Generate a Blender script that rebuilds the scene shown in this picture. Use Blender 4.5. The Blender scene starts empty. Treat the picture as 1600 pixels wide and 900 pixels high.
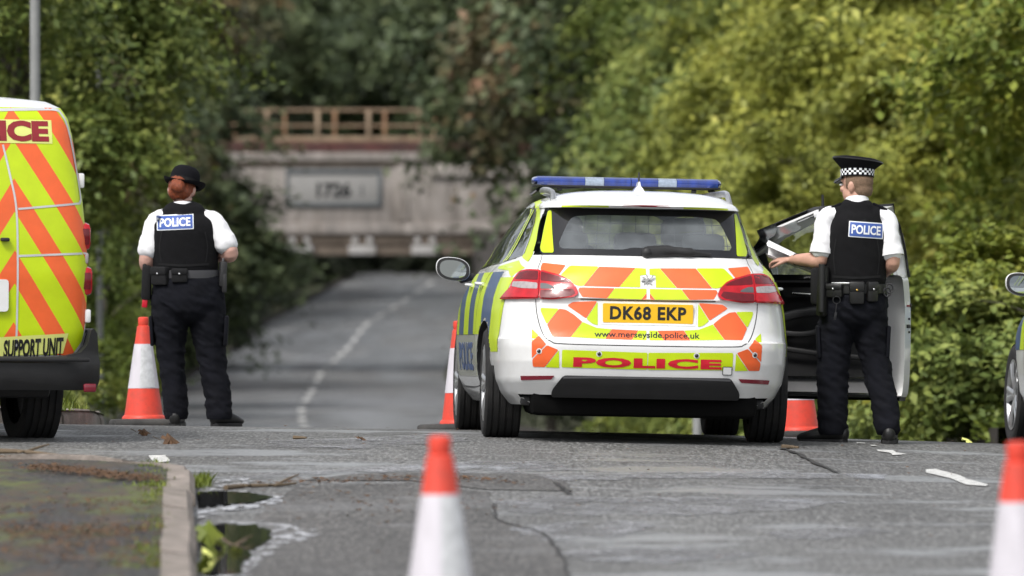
import bpy, bmesh, math, random
import numpy as np
from mathutils import Vector, Matrix, Euler, noise
from mathutils.bvhtree import BVHTree
R = math.radians
scene = bpy.context.scene
# ------------------------------------------------------------------ camera
FPX, CAMZ, HOR = 10500.0, 1.47, 288.0          # focal length in photo pixels, eye height, horizon row
cam_d = bpy.data.cameras.new('camera'); cam = bpy.data.objects.new('camera', cam_d)
scene.collection.objects.link(cam)
cam_d.sensor_width = 36.0; cam_d.lens = 36.0 * FPX / 1600
cam_d.clip_start = 0.5; cam_d.clip_end = 3000
cam.location = (0, 0, CAMZ); cam.rotation_euler = (R(90) - math.atan((450 - HOR) / FPX), 0, 0)
cam_d.dof.use_dof = True; cam_d.dof.focus_distance = 39.3; cam_d.dof.aperture_fstop = 3.8
scene.camera = cam
# ------------------------------------------------------------------ world, sun, exposure
SUN_EL, SUN_AZ = R(52), R(215)                  # azimuth clockwise from +Y (the view direction)
w = bpy.data.worlds.new('World'); scene.world = w; w.use_nodes = True
nt = w.node_tree; nt.nodes.clear()
sky = nt.nodes.new('ShaderNodeTexSky'); sky.sky_type = 'NISHITA'; sky.sun_disc = False
sky.sun_elevation = SUN_EL; sky.sun_rotation = SUN_AZ; sky.air_density = 1.0; sky.dust_density = 3.0; sky.ozone_density = 1.0
hs = nt.nodes.new('ShaderNodeHueSaturation'); hs.inputs['Saturation'].default_value = 0.22
bg = nt.nodes.new('ShaderNodeBackground'); bg.inputs['Strength'].default_value = 0.125
wo = nt.nodes.new('ShaderNodeOutputWorld')
nt.links.new(sky.outputs[0], hs.inputs['Color']); nt.links.new(hs.outputs[0], bg.inputs['Color']); nt.links.new(bg.outputs[0], wo.inputs['Surface'])
sd = bpy.data.lights.new('sun', 'SUN'); sun = bpy.data.objects.new('sun', sd); scene.collection.objects.link(sun)
sd.energy = 1.5; sd.angle = R(14); sd.color = (1.0, 0.965, 0.92)
sdir = Vector((math.sin(SUN_AZ) * math.cos(SUN_EL), math.cos(SUN_AZ) * math.cos(SUN_EL), math.sin(SUN_EL)))
sun.rotation_euler = (-sdir).to_track_quat('-Z', 'Y').to_euler(); sun.location = sdir * 60
vs = scene.view_settings; vs.view_transform = 'Standard'; vs.look = 'None'; vs.exposure = 0.75; vs.gamma = 1.0; vs.use_curve_mapping = False
scene.cycles.use_denoising = True; scene.cycles.max_bounces = 6; scene.cycles.diffuse_bounces = 2; scene.cycles.transparent_max_bounces = 12
scene.cycles.caustics_reflective = False; scene.cycles.caustics_refractive = False

# ------------------------------------------------------------------ helpers
COL = scene.collection
def link(o, parent=None):
    COL.objects.link(o)
    if parent is not None: o.parent = parent
    return o
def tag(o, label=None, cat=None, group=None, kind=None):
    if label: o['label'] = label
    if cat: o['category'] = cat
    if group: o['group'] = group
    if kind: o['kind'] = kind
    return o
def empty(name, loc=(0, 0, 0), rot=(0, 0, 0), parent=None):
    o = bpy.data.objects.new(name, None); o.location = loc; o.rotation_euler = rot; o.empty_display_size = .2
    return link(o, parent)
def finish(me, smooth=True, angle=40):
    if smooth and len(me.polygons):
        me.polygons.foreach_set('use_smooth', [True] * len(me.polygons))
        try: me.set_sharp_from_angle(angle=R(angle))
        except Exception: pass
    me.update()
def obj(name, verts, faces, mat, parent=None, smooth=True, angle=40):
    me = bpy.data.meshes.new(name); me.from_pydata([tuple(v) for v in verts], [], [tuple(f) for f in faces])
    if mat: me.materials.append(M[mat] if isinstance(mat, str) else mat)
    finish(me, smooth, angle)
    return link(bpy.data.objects.new(name, me), parent)
def obj_me(name, me, mat, parent=None, smooth=True, angle=40):
    if mat and not len(me.materials): me.materials.append(M[mat] if isinstance(mat, str) else mat)
    finish(me, smooth, angle)
    return link(bpy.data.objects.new(name, me), parent)
def obj_bm(name, bm, mat, parent=None, smooth=True, angle=40):
    me = bpy.data.meshes.new(name); bm.to_mesh(me); bm.free()
    return obj_me(name, me, mat, parent, smooth, angle)
def copy_tree(o, parent=None):
    c = o.copy(); COL.objects.link(c)
    if parent is not None: c.parent = parent
    for ch in o.children: copy_tree(ch, c)
    return c
class MB:
    """collects simple shapes, builds them as one mesh"""
    def __init__(s): s.v = []; s.f = []
    def add(s, v, f):
        n = len(s.v); s.v += [tuple(p) for p in v]; s.f += [tuple(i + n for i in q) for q in f]; return s
    def box(s, c, d, rot=None, bev=0.0):
        bm = bmesh.new(); bmesh.ops.create_cube(bm, size=1.0)
        bmesh.ops.scale(bm, vec=d, verts=bm.verts)
        if bev > 0: bmesh.ops.bevel(bm, geom=list(bm.edges), offset=min(bev, min(d) * .45), segments=2, profile=.5, affect='EDGES')
        mt = Matrix.Translation(c) @ (Euler(rot).to_matrix().to_4x4() if rot else Matrix())
        bm.transform(mt); bm.verts.ensure_lookup_table()
        for i, v in enumerate(bm.verts): v.index = i
        s.add([v.co[:] for v in bm.verts], [[v.index for v in f.verts] for f in bm.faces]); bm.free(); return s
    def tube(s, pts, rad, n=10, cap=True, ref=None):
        v, f = tube(pts, rad, n, cap, ref); return s.add(v, f)
    def lathe(s, prof, c=(0, 0, 0), axis='Z', n=32, closed=False):
        v, f = lathe(prof, n, closed)
        if axis == 'X': v = [(p[2], p[0], p[1]) for p in v]
        if axis == 'Y': v = [(p[0], p[2], p[1]) for p in v]
        return s.add([(p[0] + c[0], p[1] + c[1], p[2] + c[2]) for p in v], f)
    def ellipsoid(s, c, r, rot=None, nu=16, nv=10):
        v = []; f = []
        m = Euler(rot).to_matrix() if rot else Matrix.Identity(3)
        for j in range(nv + 1):
            a = -math.pi / 2 + math.pi * j / nv
            for i in range(nu):
                b = 2 * math.pi * i / nu
                p = m @ Vector((r[0] * math.cos(a) * math.cos(b), r[1] * math.cos(a) * math.sin(b), r[2] * math.sin(a)))
                v.append((p.x + c[0], p.y + c[1], p.z + c[2]))
        for j in range(nv):
            for i in range(nu):
                f.append((j * nu + i, j * nu + (i + 1) % nu, (j + 1) * nu + (i + 1) % nu, (j + 1) * nu + i))
        return s.add(v, f)
    def build(s, name, mat, parent=None, smooth=True, angle=40): return obj(name, s.v, s.f, mat, parent, smooth, angle)
    def mesh(s):
        me = bpy.data.meshes.new('tmp'); me.from_pydata(s.v, [], s.f); return me
def frames(pts, ref=None):
    P = [Vector(p) for p in pts]; out = []
    for i, p in enumerate(P):
        t = (P[min(i + 1, len(P) - 1)] - P[max(i - 1, 0)]).normalized()
        r = Vector(ref) if ref else (Vector((1, 0, 0)) if abs(t.x) < .8 else Vector((0, 0, 1)))
        a = (r - t * r.dot(t)).normalized(); b = t.cross(a)
        out.append((p, t, a, b))
    return out
def tube(pts, rad, n=10, cap=True, ref=None):
    """rad: number, list of numbers or list of (ra, rb)"""
    fr = frames(pts, ref); v = []; f = []
    for i, (p, t, a, b) in enumerate(fr):
        r = rad[i] if isinstance(rad, (list, tuple)) else rad
        ra, rb = r if isinstance(r, (list, tuple)) else (r, r)
        for k in range(n):
            th = 2 * math.pi * k / n
            v.append(tuple(p + a * (ra * math.cos(th)) + b * (rb * math.sin(th))))
    for i in range(len(fr) - 1):
        for k in range(n):
            f.append((i * n + k, i * n + (k + 1) % n, (i + 1) * n + (k + 1) % n, (i + 1) * n + k))
    if cap:
        f.append(tuple(range(n - 1, -1, -1))); f.append(tuple(range((len(fr) - 1) * n, len(fr) * n)))
    return v, f
def lathe(prof, n=32, closed=False):
    v = []; f = []
    for (r, z) in prof:
        for k in range(n):
            th = 2 * math.pi * k / n; v.append((r * math.cos(th), r * math.sin(th), z))
    m = len(prof)
    for i in range(m if closed else m - 1):
        j = (i + 1) % m
        for k in range(n): f.append((i * n + k, i * n + (k + 1) % n, j * n + (k + 1) % n, j * n + k))
    return v, f
def catmull(pts, per=6):
    P = [np.array(p, float) for p in pts]; out = []
    for i in range(len(P) - 1):
        p0 = P[i - 1] if i else 2 * P[0] - P[1]; p1 = P[i]; p2 = P[i + 1]; p3 = P[i + 2] if i + 2 < len(P) else 2 * P[-1] - P[-2]
        for k in range(per):
            t = k / per
            out.append(.5 * ((2 * p1) + (-p0 + p2) * t + (2 * p0 - 5 * p1 + 4 * p2 - p3) * t * t + (-p0 + 3 * p1 - 3 * p2 + p3) * t ** 3))
    out.append(P[-1]); return out
def sm(t):
    t = np.clip(t, 0, 1); return t * t * (3 - 2 * t)
def poly_bm(poly, step=None, clips=()):
    """flat polygon in 2-D (a, b), triangulated, clipped by half planes (point, keep-direction), cut into a grid"""
    bm = bmesh.new(); vs_ = [bm.verts.new((p[0], p[1], 0)) for p in poly]
    bm.faces.new(vs_); bm.normal_update(); bmesh.ops.triangulate(bm, faces=bm.faces[:], ngon_method='EAR_CLIP')
    return cut_bm(bm, step, clips)
def cut_bm(bm, step=None, clips=()):
    for (pt, d) in clips:
        g = bm.verts[:] + bm.edges[:] + bm.faces[:]
        if not g: break
        bmesh.ops.bisect_plane(bm, geom=g, dist=1e-6, plane_co=(pt[0], pt[1], 0), plane_no=(-d[0], -d[1], 0), clear_outer=True)
    if step and len(bm.verts):
        for ax in (0, 1):
            lo = min(v.co[ax] for v in bm.verts); hi = max(v.co[ax] for v in bm.verts)
            n = int((hi - lo) / step)
            for k in range(1, n + 1):
                co = [0, 0, 0]; co[ax] = lo + (hi - lo) * k / (n + 1); no = [0, 0, 0]; no[ax] = 1
                bmesh.ops.bisect_plane(bm, geom=bm.verts[:] + bm.edges[:] + bm.faces[:], dist=1e-6, plane_co=co, plane_no=no)
    return bm
def map_bm(bm, fn, thick=0.0, flip=None):
    """map a flat bmesh through fn(a, b, off)"""
    if thick:
        rim = [e for e in bm.edges if len(e.link_faces) == 1]
        low = {}
        src = [(v, v.co.copy()) for v in bm.verts]
        for v, co in src: low[v] = bm.verts.new(fn(co.x, co.y, 0.0))
        for v, co in src: v.co = fn(co.x, co.y, thick)
        for e in rim:
            a, b = e.verts; bm.faces.new((a, b, low[b], low[a]))
        lone = [v for v in bm.verts if not v.link_faces]
        bmesh.ops.delete(bm, geom=lone, context='VERTS')
    else:
        for v in bm.verts: v.co = fn(v.co.x, v.co.y, 0.0)
    bmesh.ops.recalc_face_normals(bm, faces=bm.faces[:])
    if flip is not None and len(bm.faces):
        s = sum((f.normal.dot(Vector(flip)) * f.calc_area() for f in bm.faces))
        if s < 0: bmesh.ops.reverse_faces(bm, faces=bm.faces[:])
    return bm
def round_poly(pts, r, n=4):
    """round the corners of a polygon"""
    out = []; m = len(pts)
    for i in range(m):
        p = Vector(pts[i]).to_2d(); a = Vector(pts[i - 1]).to_2d(); b = Vector(pts[(i + 1) % m]).to_2d()
        da = a - p; db = b - p
        q = min(r, da.length * .45, db.length * .45)
        p0 = p + da.normalized() * q; p1 = p + db.normalized() * q
        for k in range(n + 1):
            t = k / n; out.append(tuple((1 - t) ** 2 * p0 + 2 * t * (1 - t) * p + t * t * p1))
    return out
def mirror_poly(p): return [(-a, b) for a, b in reversed(p)]
def text_bm(s, width=None, height=None, bold=0.0, step=None, spacing=1.0):
    """flat text mesh centred on the origin, scaled to width x height"""
    cu = bpy.data.curves.new('tmp_text', 'FONT'); cu.body = s; cu.size = 1; cu.offset = bold; cu.space_character = spacing; cu.resolution_u = 3
    o = bpy.data.objects.new('tmp_text', cu); COL.objects.link(o)
    dg = bpy.context.evaluated_depsgraph_get(); me = bpy.data.meshes.new_from_object(o.evaluated_get(dg))
    COL.objects.unlink(o); bpy.data.objects.remove(o); bpy.data.curves.remove(cu)
    bm = bmesh.new(); bm.from_mesh(me); bpy.data.meshes.remove(me)
    xs = [v.co.x for v in bm.verts]; ys = [v.co.y for v in bm.verts]
    x0, x1, y0, y1 = min(xs), max(xs), min(ys), max(ys)
    sx = width / (x1 - x0) if width else 1; sy = height / (y1 - y0) if height else sx
    if not width: sx = sy
    for v in bm.verts: v.co = ((v.co.x - (x0 + x1) / 2) * sx, (v.co.y - (y0 + y1) / 2) * sy, 0)
    bmesh.ops.triangulate(bm, faces=bm.faces[:])
    return cut_bm(bm, step)
def shift_bm(bm, da, db):
    for v in bm.verts: v.co.x += da; v.co.y += db
    return bm
def remesh(mb, voxel=.012, smooth=4, name='tmp'):
    """union of overlapping closed shapes as one continuous surface"""
    me = mb.mesh(); o = bpy.data.objects.new('tmp_remesh', me); COL.objects.link(o)
    m = o.modifiers.new('r', 'REMESH'); m.mode = 'VOXEL'; m.voxel_size = voxel
    if smooth:
        s = o.modifiers.new('s', 'SMOOTH'); s.factor = .5; s.iterations = smooth
    dg = bpy.context.evaluated_depsgraph_get(); out = bpy.data.meshes.new_from_object(o.evaluated_get(dg))
    COL.objects.unlink(o); bpy.data.objects.remove(o); bpy.data.meshes.remove(me); out.name = name
    return out
def bvh_of(me):
    return BVHTree.FromPolygons([v.co[:] for v in me.vertices], [p.vertices[:] for p in me.polygons])

# ------------------------------------------------------------------ materials
M = {}
def nodes_of(name):
    m = bpy.data.materials.new(name); m.use_nodes = True; t = m.node_tree
    return m, t, t.nodes['Principled BSDF']
def N(t, kind, **kw):
    n = t.nodes.new(kind)
    for k, v in kw.items():
        if k in n.inputs: n.inputs[k].default_value = v
        else: setattr(n, k, v)
    return n
def ramp(t, fac, stops):
    r = t.nodes.new('ShaderNodeValToRGB'); el = r.color_ramp.elements
    while len(el) < len(stops): el.new(.5)
    for e, (p, c) in zip(el, stops):
        e.position = p; e.color = (c, c, c, 1) if isinstance(c, (int, float)) else (*c, 1)
    t.links.new(fac, r.inputs[0]); return r.outputs[0]
def mixc(t, fac, a, b, mode='MIX'):
    n = t.nodes.new('ShaderNodeMix'); n.data_type = 'RGBA'; n.blend_type = mode
    for sock, v in ((0, fac), (6, a), (7, b)):
        if hasattr(v, 'node'): t.links.new(v, n.inputs[sock])
        else: n.inputs[sock].default_value = v if isinstance(v, (int, float)) else (*v, 1)
    return n.outputs[2]
def mat(name, col, rough=.5, metal=0., var=.12, vscale=6., rvar=.1, bump=0., bscale=80., coat=0., trans=0., ior=1.45, spec=.5, sheen=0., stretch=None, dirt_veil=None, dirt_amt=.0, dirt_scale=3., alpha=1.):
    m, t, b = nodes_of(name)
    tc = t.nodes.new('ShaderNodeTexCoord'); src = tc.outputs['Object']
    if stretch:
        mp = N(t, 'ShaderNodeMapping'); mp.inputs['Scale'].default_value = stretch; t.links.new(src, mp.inputs[0]); src = mp.outputs[0]
    nz = N(t, 'ShaderNodeTexNoise', Scale=vscale, Detail=5.0, Roughness=.6); t.links.new(src, nz.inputs['Vector'])
    lo = [max(0, c * (1 - var)) for c in col]; hi = [min(1, c * (1 + var)) for c in col]
    c = ramp(t, nz.outputs['Fac'], [(.3, lo), (.7, hi)])
    if dirt_veil:
        n2 = N(t, 'ShaderNodeTexNoise', Scale=dirt_scale, Detail=7.0, Roughness=.68); t.links.new(src, n2.inputs['Vector'])
        fac = ramp(t, n2.outputs['Fac'], [(.45, 0.), (.75, dirt_amt)])
        c = mixc(t, fac, c, dirt_veil)
    t.links.new(c, b.inputs['Base Color'])
    if rvar:
        rr = ramp(t, nz.outputs['Fac'], [(.25, max(0.02, rough * (1 - rvar))), (.75, min(1, rough * (1 + rvar)))]); t.links.new(rr, b.inputs['Roughness'])
    else: b.inputs['Roughness'].default_value = rough
    b.inputs['Metallic'].default_value = metal; b.inputs['IOR'].default_value = ior
    b.inputs['Specular IOR Level'].default_value = spec
    b.inputs['Coat Weight'].default_value = coat; b.inputs['Coat Roughness'].default_value = .06
    b.inputs['Transmission Weight'].default_value = trans; b.inputs['Sheen Weight'].default_value = sheen
    b.inputs['Alpha'].default_value = alpha
    if bump:
        nb = N(t, 'ShaderNodeTexNoise', Scale=bscale, Detail=4.0); t.links.new(src, nb.inputs['Vector'])
        bp = N(t, 'ShaderNodeBump', Strength=bump, Distance=.01); t.links.new(nb.outputs['Fac'], bp.inputs['Height']); t.links.new(bp.outputs[0], b.inputs['Normal'])
    M[name] = m; return m
LIME = (.52, .68, .004); ORANGE = (.83, .13, .03)
mat('car_white', (.78, .785, .78), .25, var=.02, coat=.8, dirt_veil=(.40, .37, .33), dirt_amt=.24, dirt_scale=2.6)
mat('lime', LIME, .38, var=.06, vscale=9, coat=.25, dirt_veil=(.40, .46, .03), dirt_amt=.16)
mat('orange', ORANGE, .38, var=.07, vscale=9, coat=.25, dirt_veil=(.42, .12, .06), dirt_amt=.16)
mat('livery_blue', (.045, .085, .19), .36, var=.08, coat=.25)
mat('text_blue', (.05, .09, .22), .42)
mat('sign_red', (.55, .012, .03), .42)
mat('sign_darkred', (.27, .02, .028), .45)
mat('pale_yellow', (.72, .76, .22), .42, var=.05)
mat('black_ink', (.012, .012, .013), .45)
mat('plastic_black', (.017, .017, .018), .55, var=.25, bump=.15, bscale=300)
mat('plastic_grey', (.10, .10, .105), .5, var=.1)
mat('trim_black', (.010, .010, .011), .42, var=.1, bump=.1, bscale=200)
mat('gloss_black', (.010, .010, .011), .12, coat=.5, var=.1)
mat('seam_grey', (.03, .03, .032), .7)
mat('seam_silver', (.55, .56, .57), .4)
mat('tyre', (.014, .014, .0145), .82, var=.3, vscale=30, bump=.3, bscale=120, dirt_veil=(.06, .055, .05), dirt_amt=.35, dirt_scale=9)
mat('alloy', (.55, .56, .57), .32, .85, var=.1, dirt_veil=(.10, .09, .08), dirt_amt=.5, dirt_scale=8)
mat('dark_metal', (.05, .05, .053), .4, .8)
mat('chrome', (.72, .73, .74), .12, 1.0, var=.03)
mat('mirror_glass', (.33, .36, .37), .03, 1.0, var=.02, rvar=0)
mat('lamp_red', (.46, .006, .014), .16, coat=.35, var=.25, vscale=14)
mat('lamp_dark_red', (.13, .003, .008), .16, coat=.35, var=.2, vscale=20)
mat('lamp_clear', (.34, .30, .30), .25, coat=1., var=.2, vscale=40)
mat('reflector_red', (.17, .008, .02), .2, coat=.6)
mat('bar_blue', (.006, .032, .23), .12, coat=1., var=.35, vscale=22, stretch=(1, .3, .3))
mat('bar_clear', (.27, .33, .42), .14, coat=1., var=.25, vscale=60)
mat('plate_yellow', (.80, .47, .012), .38, var=.04)
mat('fabric_dark', (.03, .03, .033), .85, bump=.3, bscale=400)
mat('fabric_grey', (.085, .085, .09), .85, bump=.3, bscale=300)
mat('cone_orange', (.72, .062, .036), .48, var=.08, vscale=7, dirt_veil=(.26, .07, .05), dirt_amt=.6, dirt_scale=9)
mat('cone_white', (.60, .575, .62), .5, var=.06, vscale=10, dirt_veil=(.34, .32, .33), dirt_amt=.65, dirt_scale=6, stretch=(1, 1, .35))
mat('cone_sheen', (.58, .59, .60), .35, var=.2, vscale=25, metal=.25)
mat('rubber_base', (.045, .044, .043), .8, var=.25, dirt_veil=(.15, .14, .13), dirt_amt=.5)
mat('skin', (.54, .31, .23), .5, var=.10, vscale=18, bump=.12, bscale=160)
mat('skin_pale', (.56, .33, .27), .5, var=.12, vscale=18, bump=.12, bscale=160)
mat('cropped_hair', (.20, .13, .085), .85, var=.3, vscale=120, bump=.5, bscale=500)
mat('ginger_hair', (.20, .045, .014), .45, var=.45, vscale=40, bump=.7, bscale=90, stretch=(3, 3, .7))
mat('shirt_white', (.80, .80, .82), .8, var=.03, bump=.15, bscale=500, sheen=.2)
mat('vest_black', (.0075, .0075, .0085), .9, var=.3, vscale=30, bump=.4, bscale=420, spec=.2)
mat('trouser_black', (.0065, .0070, .0105), .9, var=.3, vscale=7, bump=.3, bscale=500, sheen=.0, spec=.2)
mat('felt_black', (.007, .007, .009), .92, bump=.3, bscale=600, spec=.15)
mat('leather_black', (.012, .012, .012), .38, var=.2, bump=.2, bscale=200)
mat('webbing', (.012, .012, .013), .85, bump=.4, bscale=500, spec=.3)
mat('belt_grey', (.05, .05, .055), .75)
mat('badge_blue', (.045, .10, .36), .4, var=.12, vscale=40)
mat('badge_white', (.78, .80, .83), .4, var=.04)
mat('paper_white', (.85, .85, .86), .7, var=.015)
mat('white_flat', (.80, .80, .80), .6)
mat('brass', (.65, .42, .12), .25, 1.0)
mat('steel', (.6, .6, .61), .25, 1.0)
mat('bark', (.085, .075, .06), .9, var=.4, vscale=9, bump=.8, bscale=18, stretch=(1, 1, .35))
mat('lamp_post_grey', (.26, .265, .26), .6, var=.12, metal=.2)
mat('kerb_stone', (.25, .215, .19), .85, var=.28, vscale=14, bump=.6, bscale=60, dirt_veil=(.10, .09, .07), dirt_amt=.7, dirt_scale=5)
mat('wood_twig', (.13, .095, .06), .85, var=.3)
mat('dead_leaf', (.085, .045, .022), .8, var=.5, vscale=30)
mat('white_paint', (.62, .62, .60), .7, var=.1, vscale=25, dirt_veil=(.16, .16, .16), dirt_amt=.95, dirt_scale=22, bump=.3, bscale=200)
mat('tar', (.030, .029, .028), .7, var=.3)
mat('rail_cream', (.27, .20, .135), .75, var=.3, vscale=3, dirt_veil=(.15, .07, .035), dirt_amt=.6, dirt_scale=2)
mat('rail_brown', (.26, .15, .085), .8, var=.3, vscale=3)
mat('girder_red', (.075, .026, .022), .75, var=.35, vscale=2, dirt_veil=(.03, .022, .02), dirt_amt=.7, dirt_scale=1.3)
mat('concrete', (.30, .272, .25), .88, var=.4, vscale=1.6, bump=.3, bscale=14, stretch=(1, 1, .22), dirt_veil=(.075, .06, .045), dirt_amt=1.0, dirt_scale=1.7)
mat('concrete_dark', (.15, .12, .095), .9, var=.3, vscale=1.6, bump=.3, bscale=14, dirt_veil=(.08, .06, .045), dirt_amt=.9, dirt_scale=1.2)
mat('pad_white', (.37, .36, .35), .8, var=.1, dirt_veil=(.25, .23, .2), dirt_amt=.6)
mat('panel_frame', (.10, .11, .115), .6, var=.15)
mat('panel_face', (.27, .265, .255), .7, var=.12, vscale=3, dirt_veil=(.20, .19, .18), dirt_amt=.6)
mat('brick_dark', (.030, .025, .021), .9, var=.3, vscale=2, bump=.4, bscale=14)
def mat_glass(name, tint, rough=.02, dirt_veil=.06):
    m, t, b = nodes_of(name)
    t.nodes.remove(b); out = t.nodes['Material Output']
    tr = N(t, 'ShaderNodeBsdfTransparent'); tr.inputs['Color'].default_value = (*tint, 1)
    gl = N(t, 'ShaderNodeBsdfGlossy'); gl.inputs['Roughness'].default_value = rough; gl.inputs['Color'].default_value = (.95, .97, 1, 1)
    fr = N(t, 'ShaderNodeFresnel'); ge = t.nodes.new('ShaderNodeNewGeometry'); io = N(t, 'ShaderNodeMapRange'); io.inputs['To Min'].default_value = 1.52; io.inputs['To Max'].default_value = 1 / 1.52; t.links.new(ge.outputs['Backfacing'], io.inputs['Value']); t.links.new(io.outputs[0], fr.inputs['IOR'])
    mx = t.nodes.new('ShaderNodeMixShader'); t.links.new(fr.outputs[0], mx.inputs[0]); t.links.new(tr.outputs[0], mx.inputs[1]); t.links.new(gl.outputs[0], mx.inputs[2])
    df = N(t, 'ShaderNodeBsdfDiffuse'); df.inputs['Color'].default_value = (.42, .46, .49, 1)
    nz = N(t, 'ShaderNodeTexNoise', Scale=5.0, Detail=6.0); tc = t.nodes.new('ShaderNodeTexCoord'); t.links.new(tc.outputs['Object'], nz.inputs['Vector'])
    dr = ramp(t, nz.outputs['Fac'], [(.3, dirt_veil * .5), (.75, dirt_veil * 1.6)])
    m2 = t.nodes.new('ShaderNodeMixShader'); t.links.new(dr, m2.inputs[0]); t.links.new(mx.outputs[0], m2.inputs[1]); t.links.new(df.outputs[0], m2.inputs[2])
    t.links.new(m2.outputs[0], out.inputs['Surface']); M[name] = m
mat_glass('glass_rear', (.74, .79, .81), dirt_veil=.20)  # strong diffuse layer paints the veil of reflected sky onto the glass
mat_glass('glass_side', (.30, .34, .34), dirt_veil=.03)
mat_glass('glass_front', (.80, .84, .84), dirt_veil=.03)
def mat_leaf(name, cols, transl=.16, rough=.55, nscale=.7):
    """foliage: colour varies leaf by leaf and in soft clumps"""
    m, t, b = nodes_of(name); out = t.nodes['Material Output']
    geo = t.nodes.new('ShaderNodeNewGeometry')
    nz = N(t, 'ShaderNodeTexNoise', Scale=nscale, Detail=3.0); t.links.new(geo.outputs['Position'], nz.inputs['Vector'])
    add = N(t, 'ShaderNodeMath', operation='MULTIPLY_ADD'); t.links.new(geo.outputs['Random Per Island'], add.inputs[0]); add.inputs[1].default_value = .36
    sc = N(t, 'ShaderNodeMath', operation='MULTIPLY_ADD'); t.links.new(nz.outputs['Fac'], sc.inputs[0]); sc.inputs[1].default_value = 1.5; sc.inputs[2].default_value = -.46
    t.links.new(sc.outputs[0], add.inputs[2])
    n = len(cols); c = ramp(t, add.outputs[0], [(i / (n - 1), col) for i, col in enumerate(cols)])
    t.links.new(c, b.inputs['Base Color']); b.inputs['Roughness'].default_value = rough; b.inputs['Specular IOR Level'].default_value = .35
    tl = t.nodes.new('ShaderNodeBsdfTranslucent'); t.links.new(c, tl.inputs['Color'])
    mx = t.nodes.new('ShaderNodeMixShader'); mx.inputs[0].default_value = transl
    t.links.new(b.outputs[0], mx.inputs[1]); t.links.new(tl.outputs[0], mx.inputs[2]); t.links.new(mx.outputs[0], out.inputs['Surface']); M[name] = m
mat_leaf('leaf_yellowgreen', [(.080, .10, .020), (.19, .215, .038), (.36, .37, .065), (.58, .52, .12)])
mat_leaf('leaf_green', [(.055, .085, .022), (.13, .18, .042), (.26, .30, .07), (.42, .40, .10)])
mat_leaf('leaf_fresh', [(.06, .095, .018), (.12, .165, .025), (.22, .25, .035), (.36, .32, .05)])
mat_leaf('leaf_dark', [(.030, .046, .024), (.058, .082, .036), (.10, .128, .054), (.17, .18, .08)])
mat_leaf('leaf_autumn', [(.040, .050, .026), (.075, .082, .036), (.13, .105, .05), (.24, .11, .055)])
mat_leaf('leaf_deep', [(.008, .012, .006), (.016, .022, .011), (.028, .036, .018), (.045, .05, .025)])  # darker copy of the dark leaves, shade put into the colour
mat_leaf('grass', [(.06, .09, .015), (.14, .18, .02), (.24, .27, .04)], nscale=4)
mat('worn_paint', (.46, .46, .45), .75, var=.2, vscale=4, dirt_veil=(.14, .14, .14), dirt_amt=.8, dirt_scale=1.5)
mat('trim_soft', (.020, .020, .021), .5, var=.15)
mat('deep_black', (.004, .004, .004), .95, var=.2, spec=.1)
# ------------------------------------------------------------------ ground model (metres; x across, y away from the camera)
CY = [0, 20, 40, 60, 80, 100, 125, 150, 190, 230, 270, 320, 420]
CX = [4.2, 3.0, 1.75, .25, -1.4, -2.7, -3.9, -4.7, -5.4, -5.0, -2.6, 2.5, 12]
def cx(y): return np.interp(y, CY, CX)
PY = [42.2, 60, 80, 100, 115, 132, 150, 170, 190, 210, 230, 250, 270, 300, 420]
PZ = [-.078, -.84, -1.70, -2.40, -2.80, -3.2, -3.52, -3.78, -3.88, -3.75, -3.35, -2.75, -2.05, -.9, 3.5]
def prof(y):
    y = np.asarray(y, float)
    near = np.where(y < 38.5, 0.0, -.0057 * (np.clip(y, 38.5, 42.2) - 38.5) ** 2)
    return np.where(y <= 42.2, near, np.interp(y, PY, PZ))
_py = np.arange(42.2, 420, 1.0); _pz = np.interp(_py, PY, PZ)
for _ in range(14): _pz[1:-1] = .5 * _pz[1:-1] + .25 * (_pz[:-2] + _pz[2:])
PY, PZ = list(_py), list(_pz)
def cross(x, y):
    x = np.asarray(x, float)
    c = np.where(x < 0, -.014 * np.maximum(x, -8), -.018 * np.minimum(x, 6) - .003 * np.minimum(x, 6) ** 2)
    return c * sm((np.asarray(y, float) - 26) / 11) * (1 - sm((np.asarray(y, float) - 50) / 40))
def road_z(x, y): return prof(y) + cross(x, y)
def unproject(u, v, dz=0.0):
    """photo pixel -> point on the road surface (first hit of the ray)"""
    dx = (u - 800) / FPX; dzr = -(v - HOR) / FPX
    q = np.arange(14, 60, .01); hit = CAMZ + dzr * q <= road_z(dx * q, q) + dz
    y = float(q[np.argmax(hit)]) if hit.any() else 42.0
    return Vector((dx * y, y, float(road_z(dx * y, y)) + dz))
def kerb_x(y): return -1.165 - .050 * (y - 25.0)
def bank(x, y):
    """ground beside the road: verge, then wooded banks; the railway embankment at y = 190"""
    c = cx(y); d = np.maximum(0, np.maximum((c - 3.6) - x, x - (c + 3.6)))
    z = prof(y) + .06 + .22 * np.clip(d - 1, 0, 14) * sm((y - 52) / 30)
    emb = sm((14 - np.abs(y - 194)) / 8) * sm((d - .6) / 2.5)
    return z * (1 - emb) + 2.3 * emb

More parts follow.
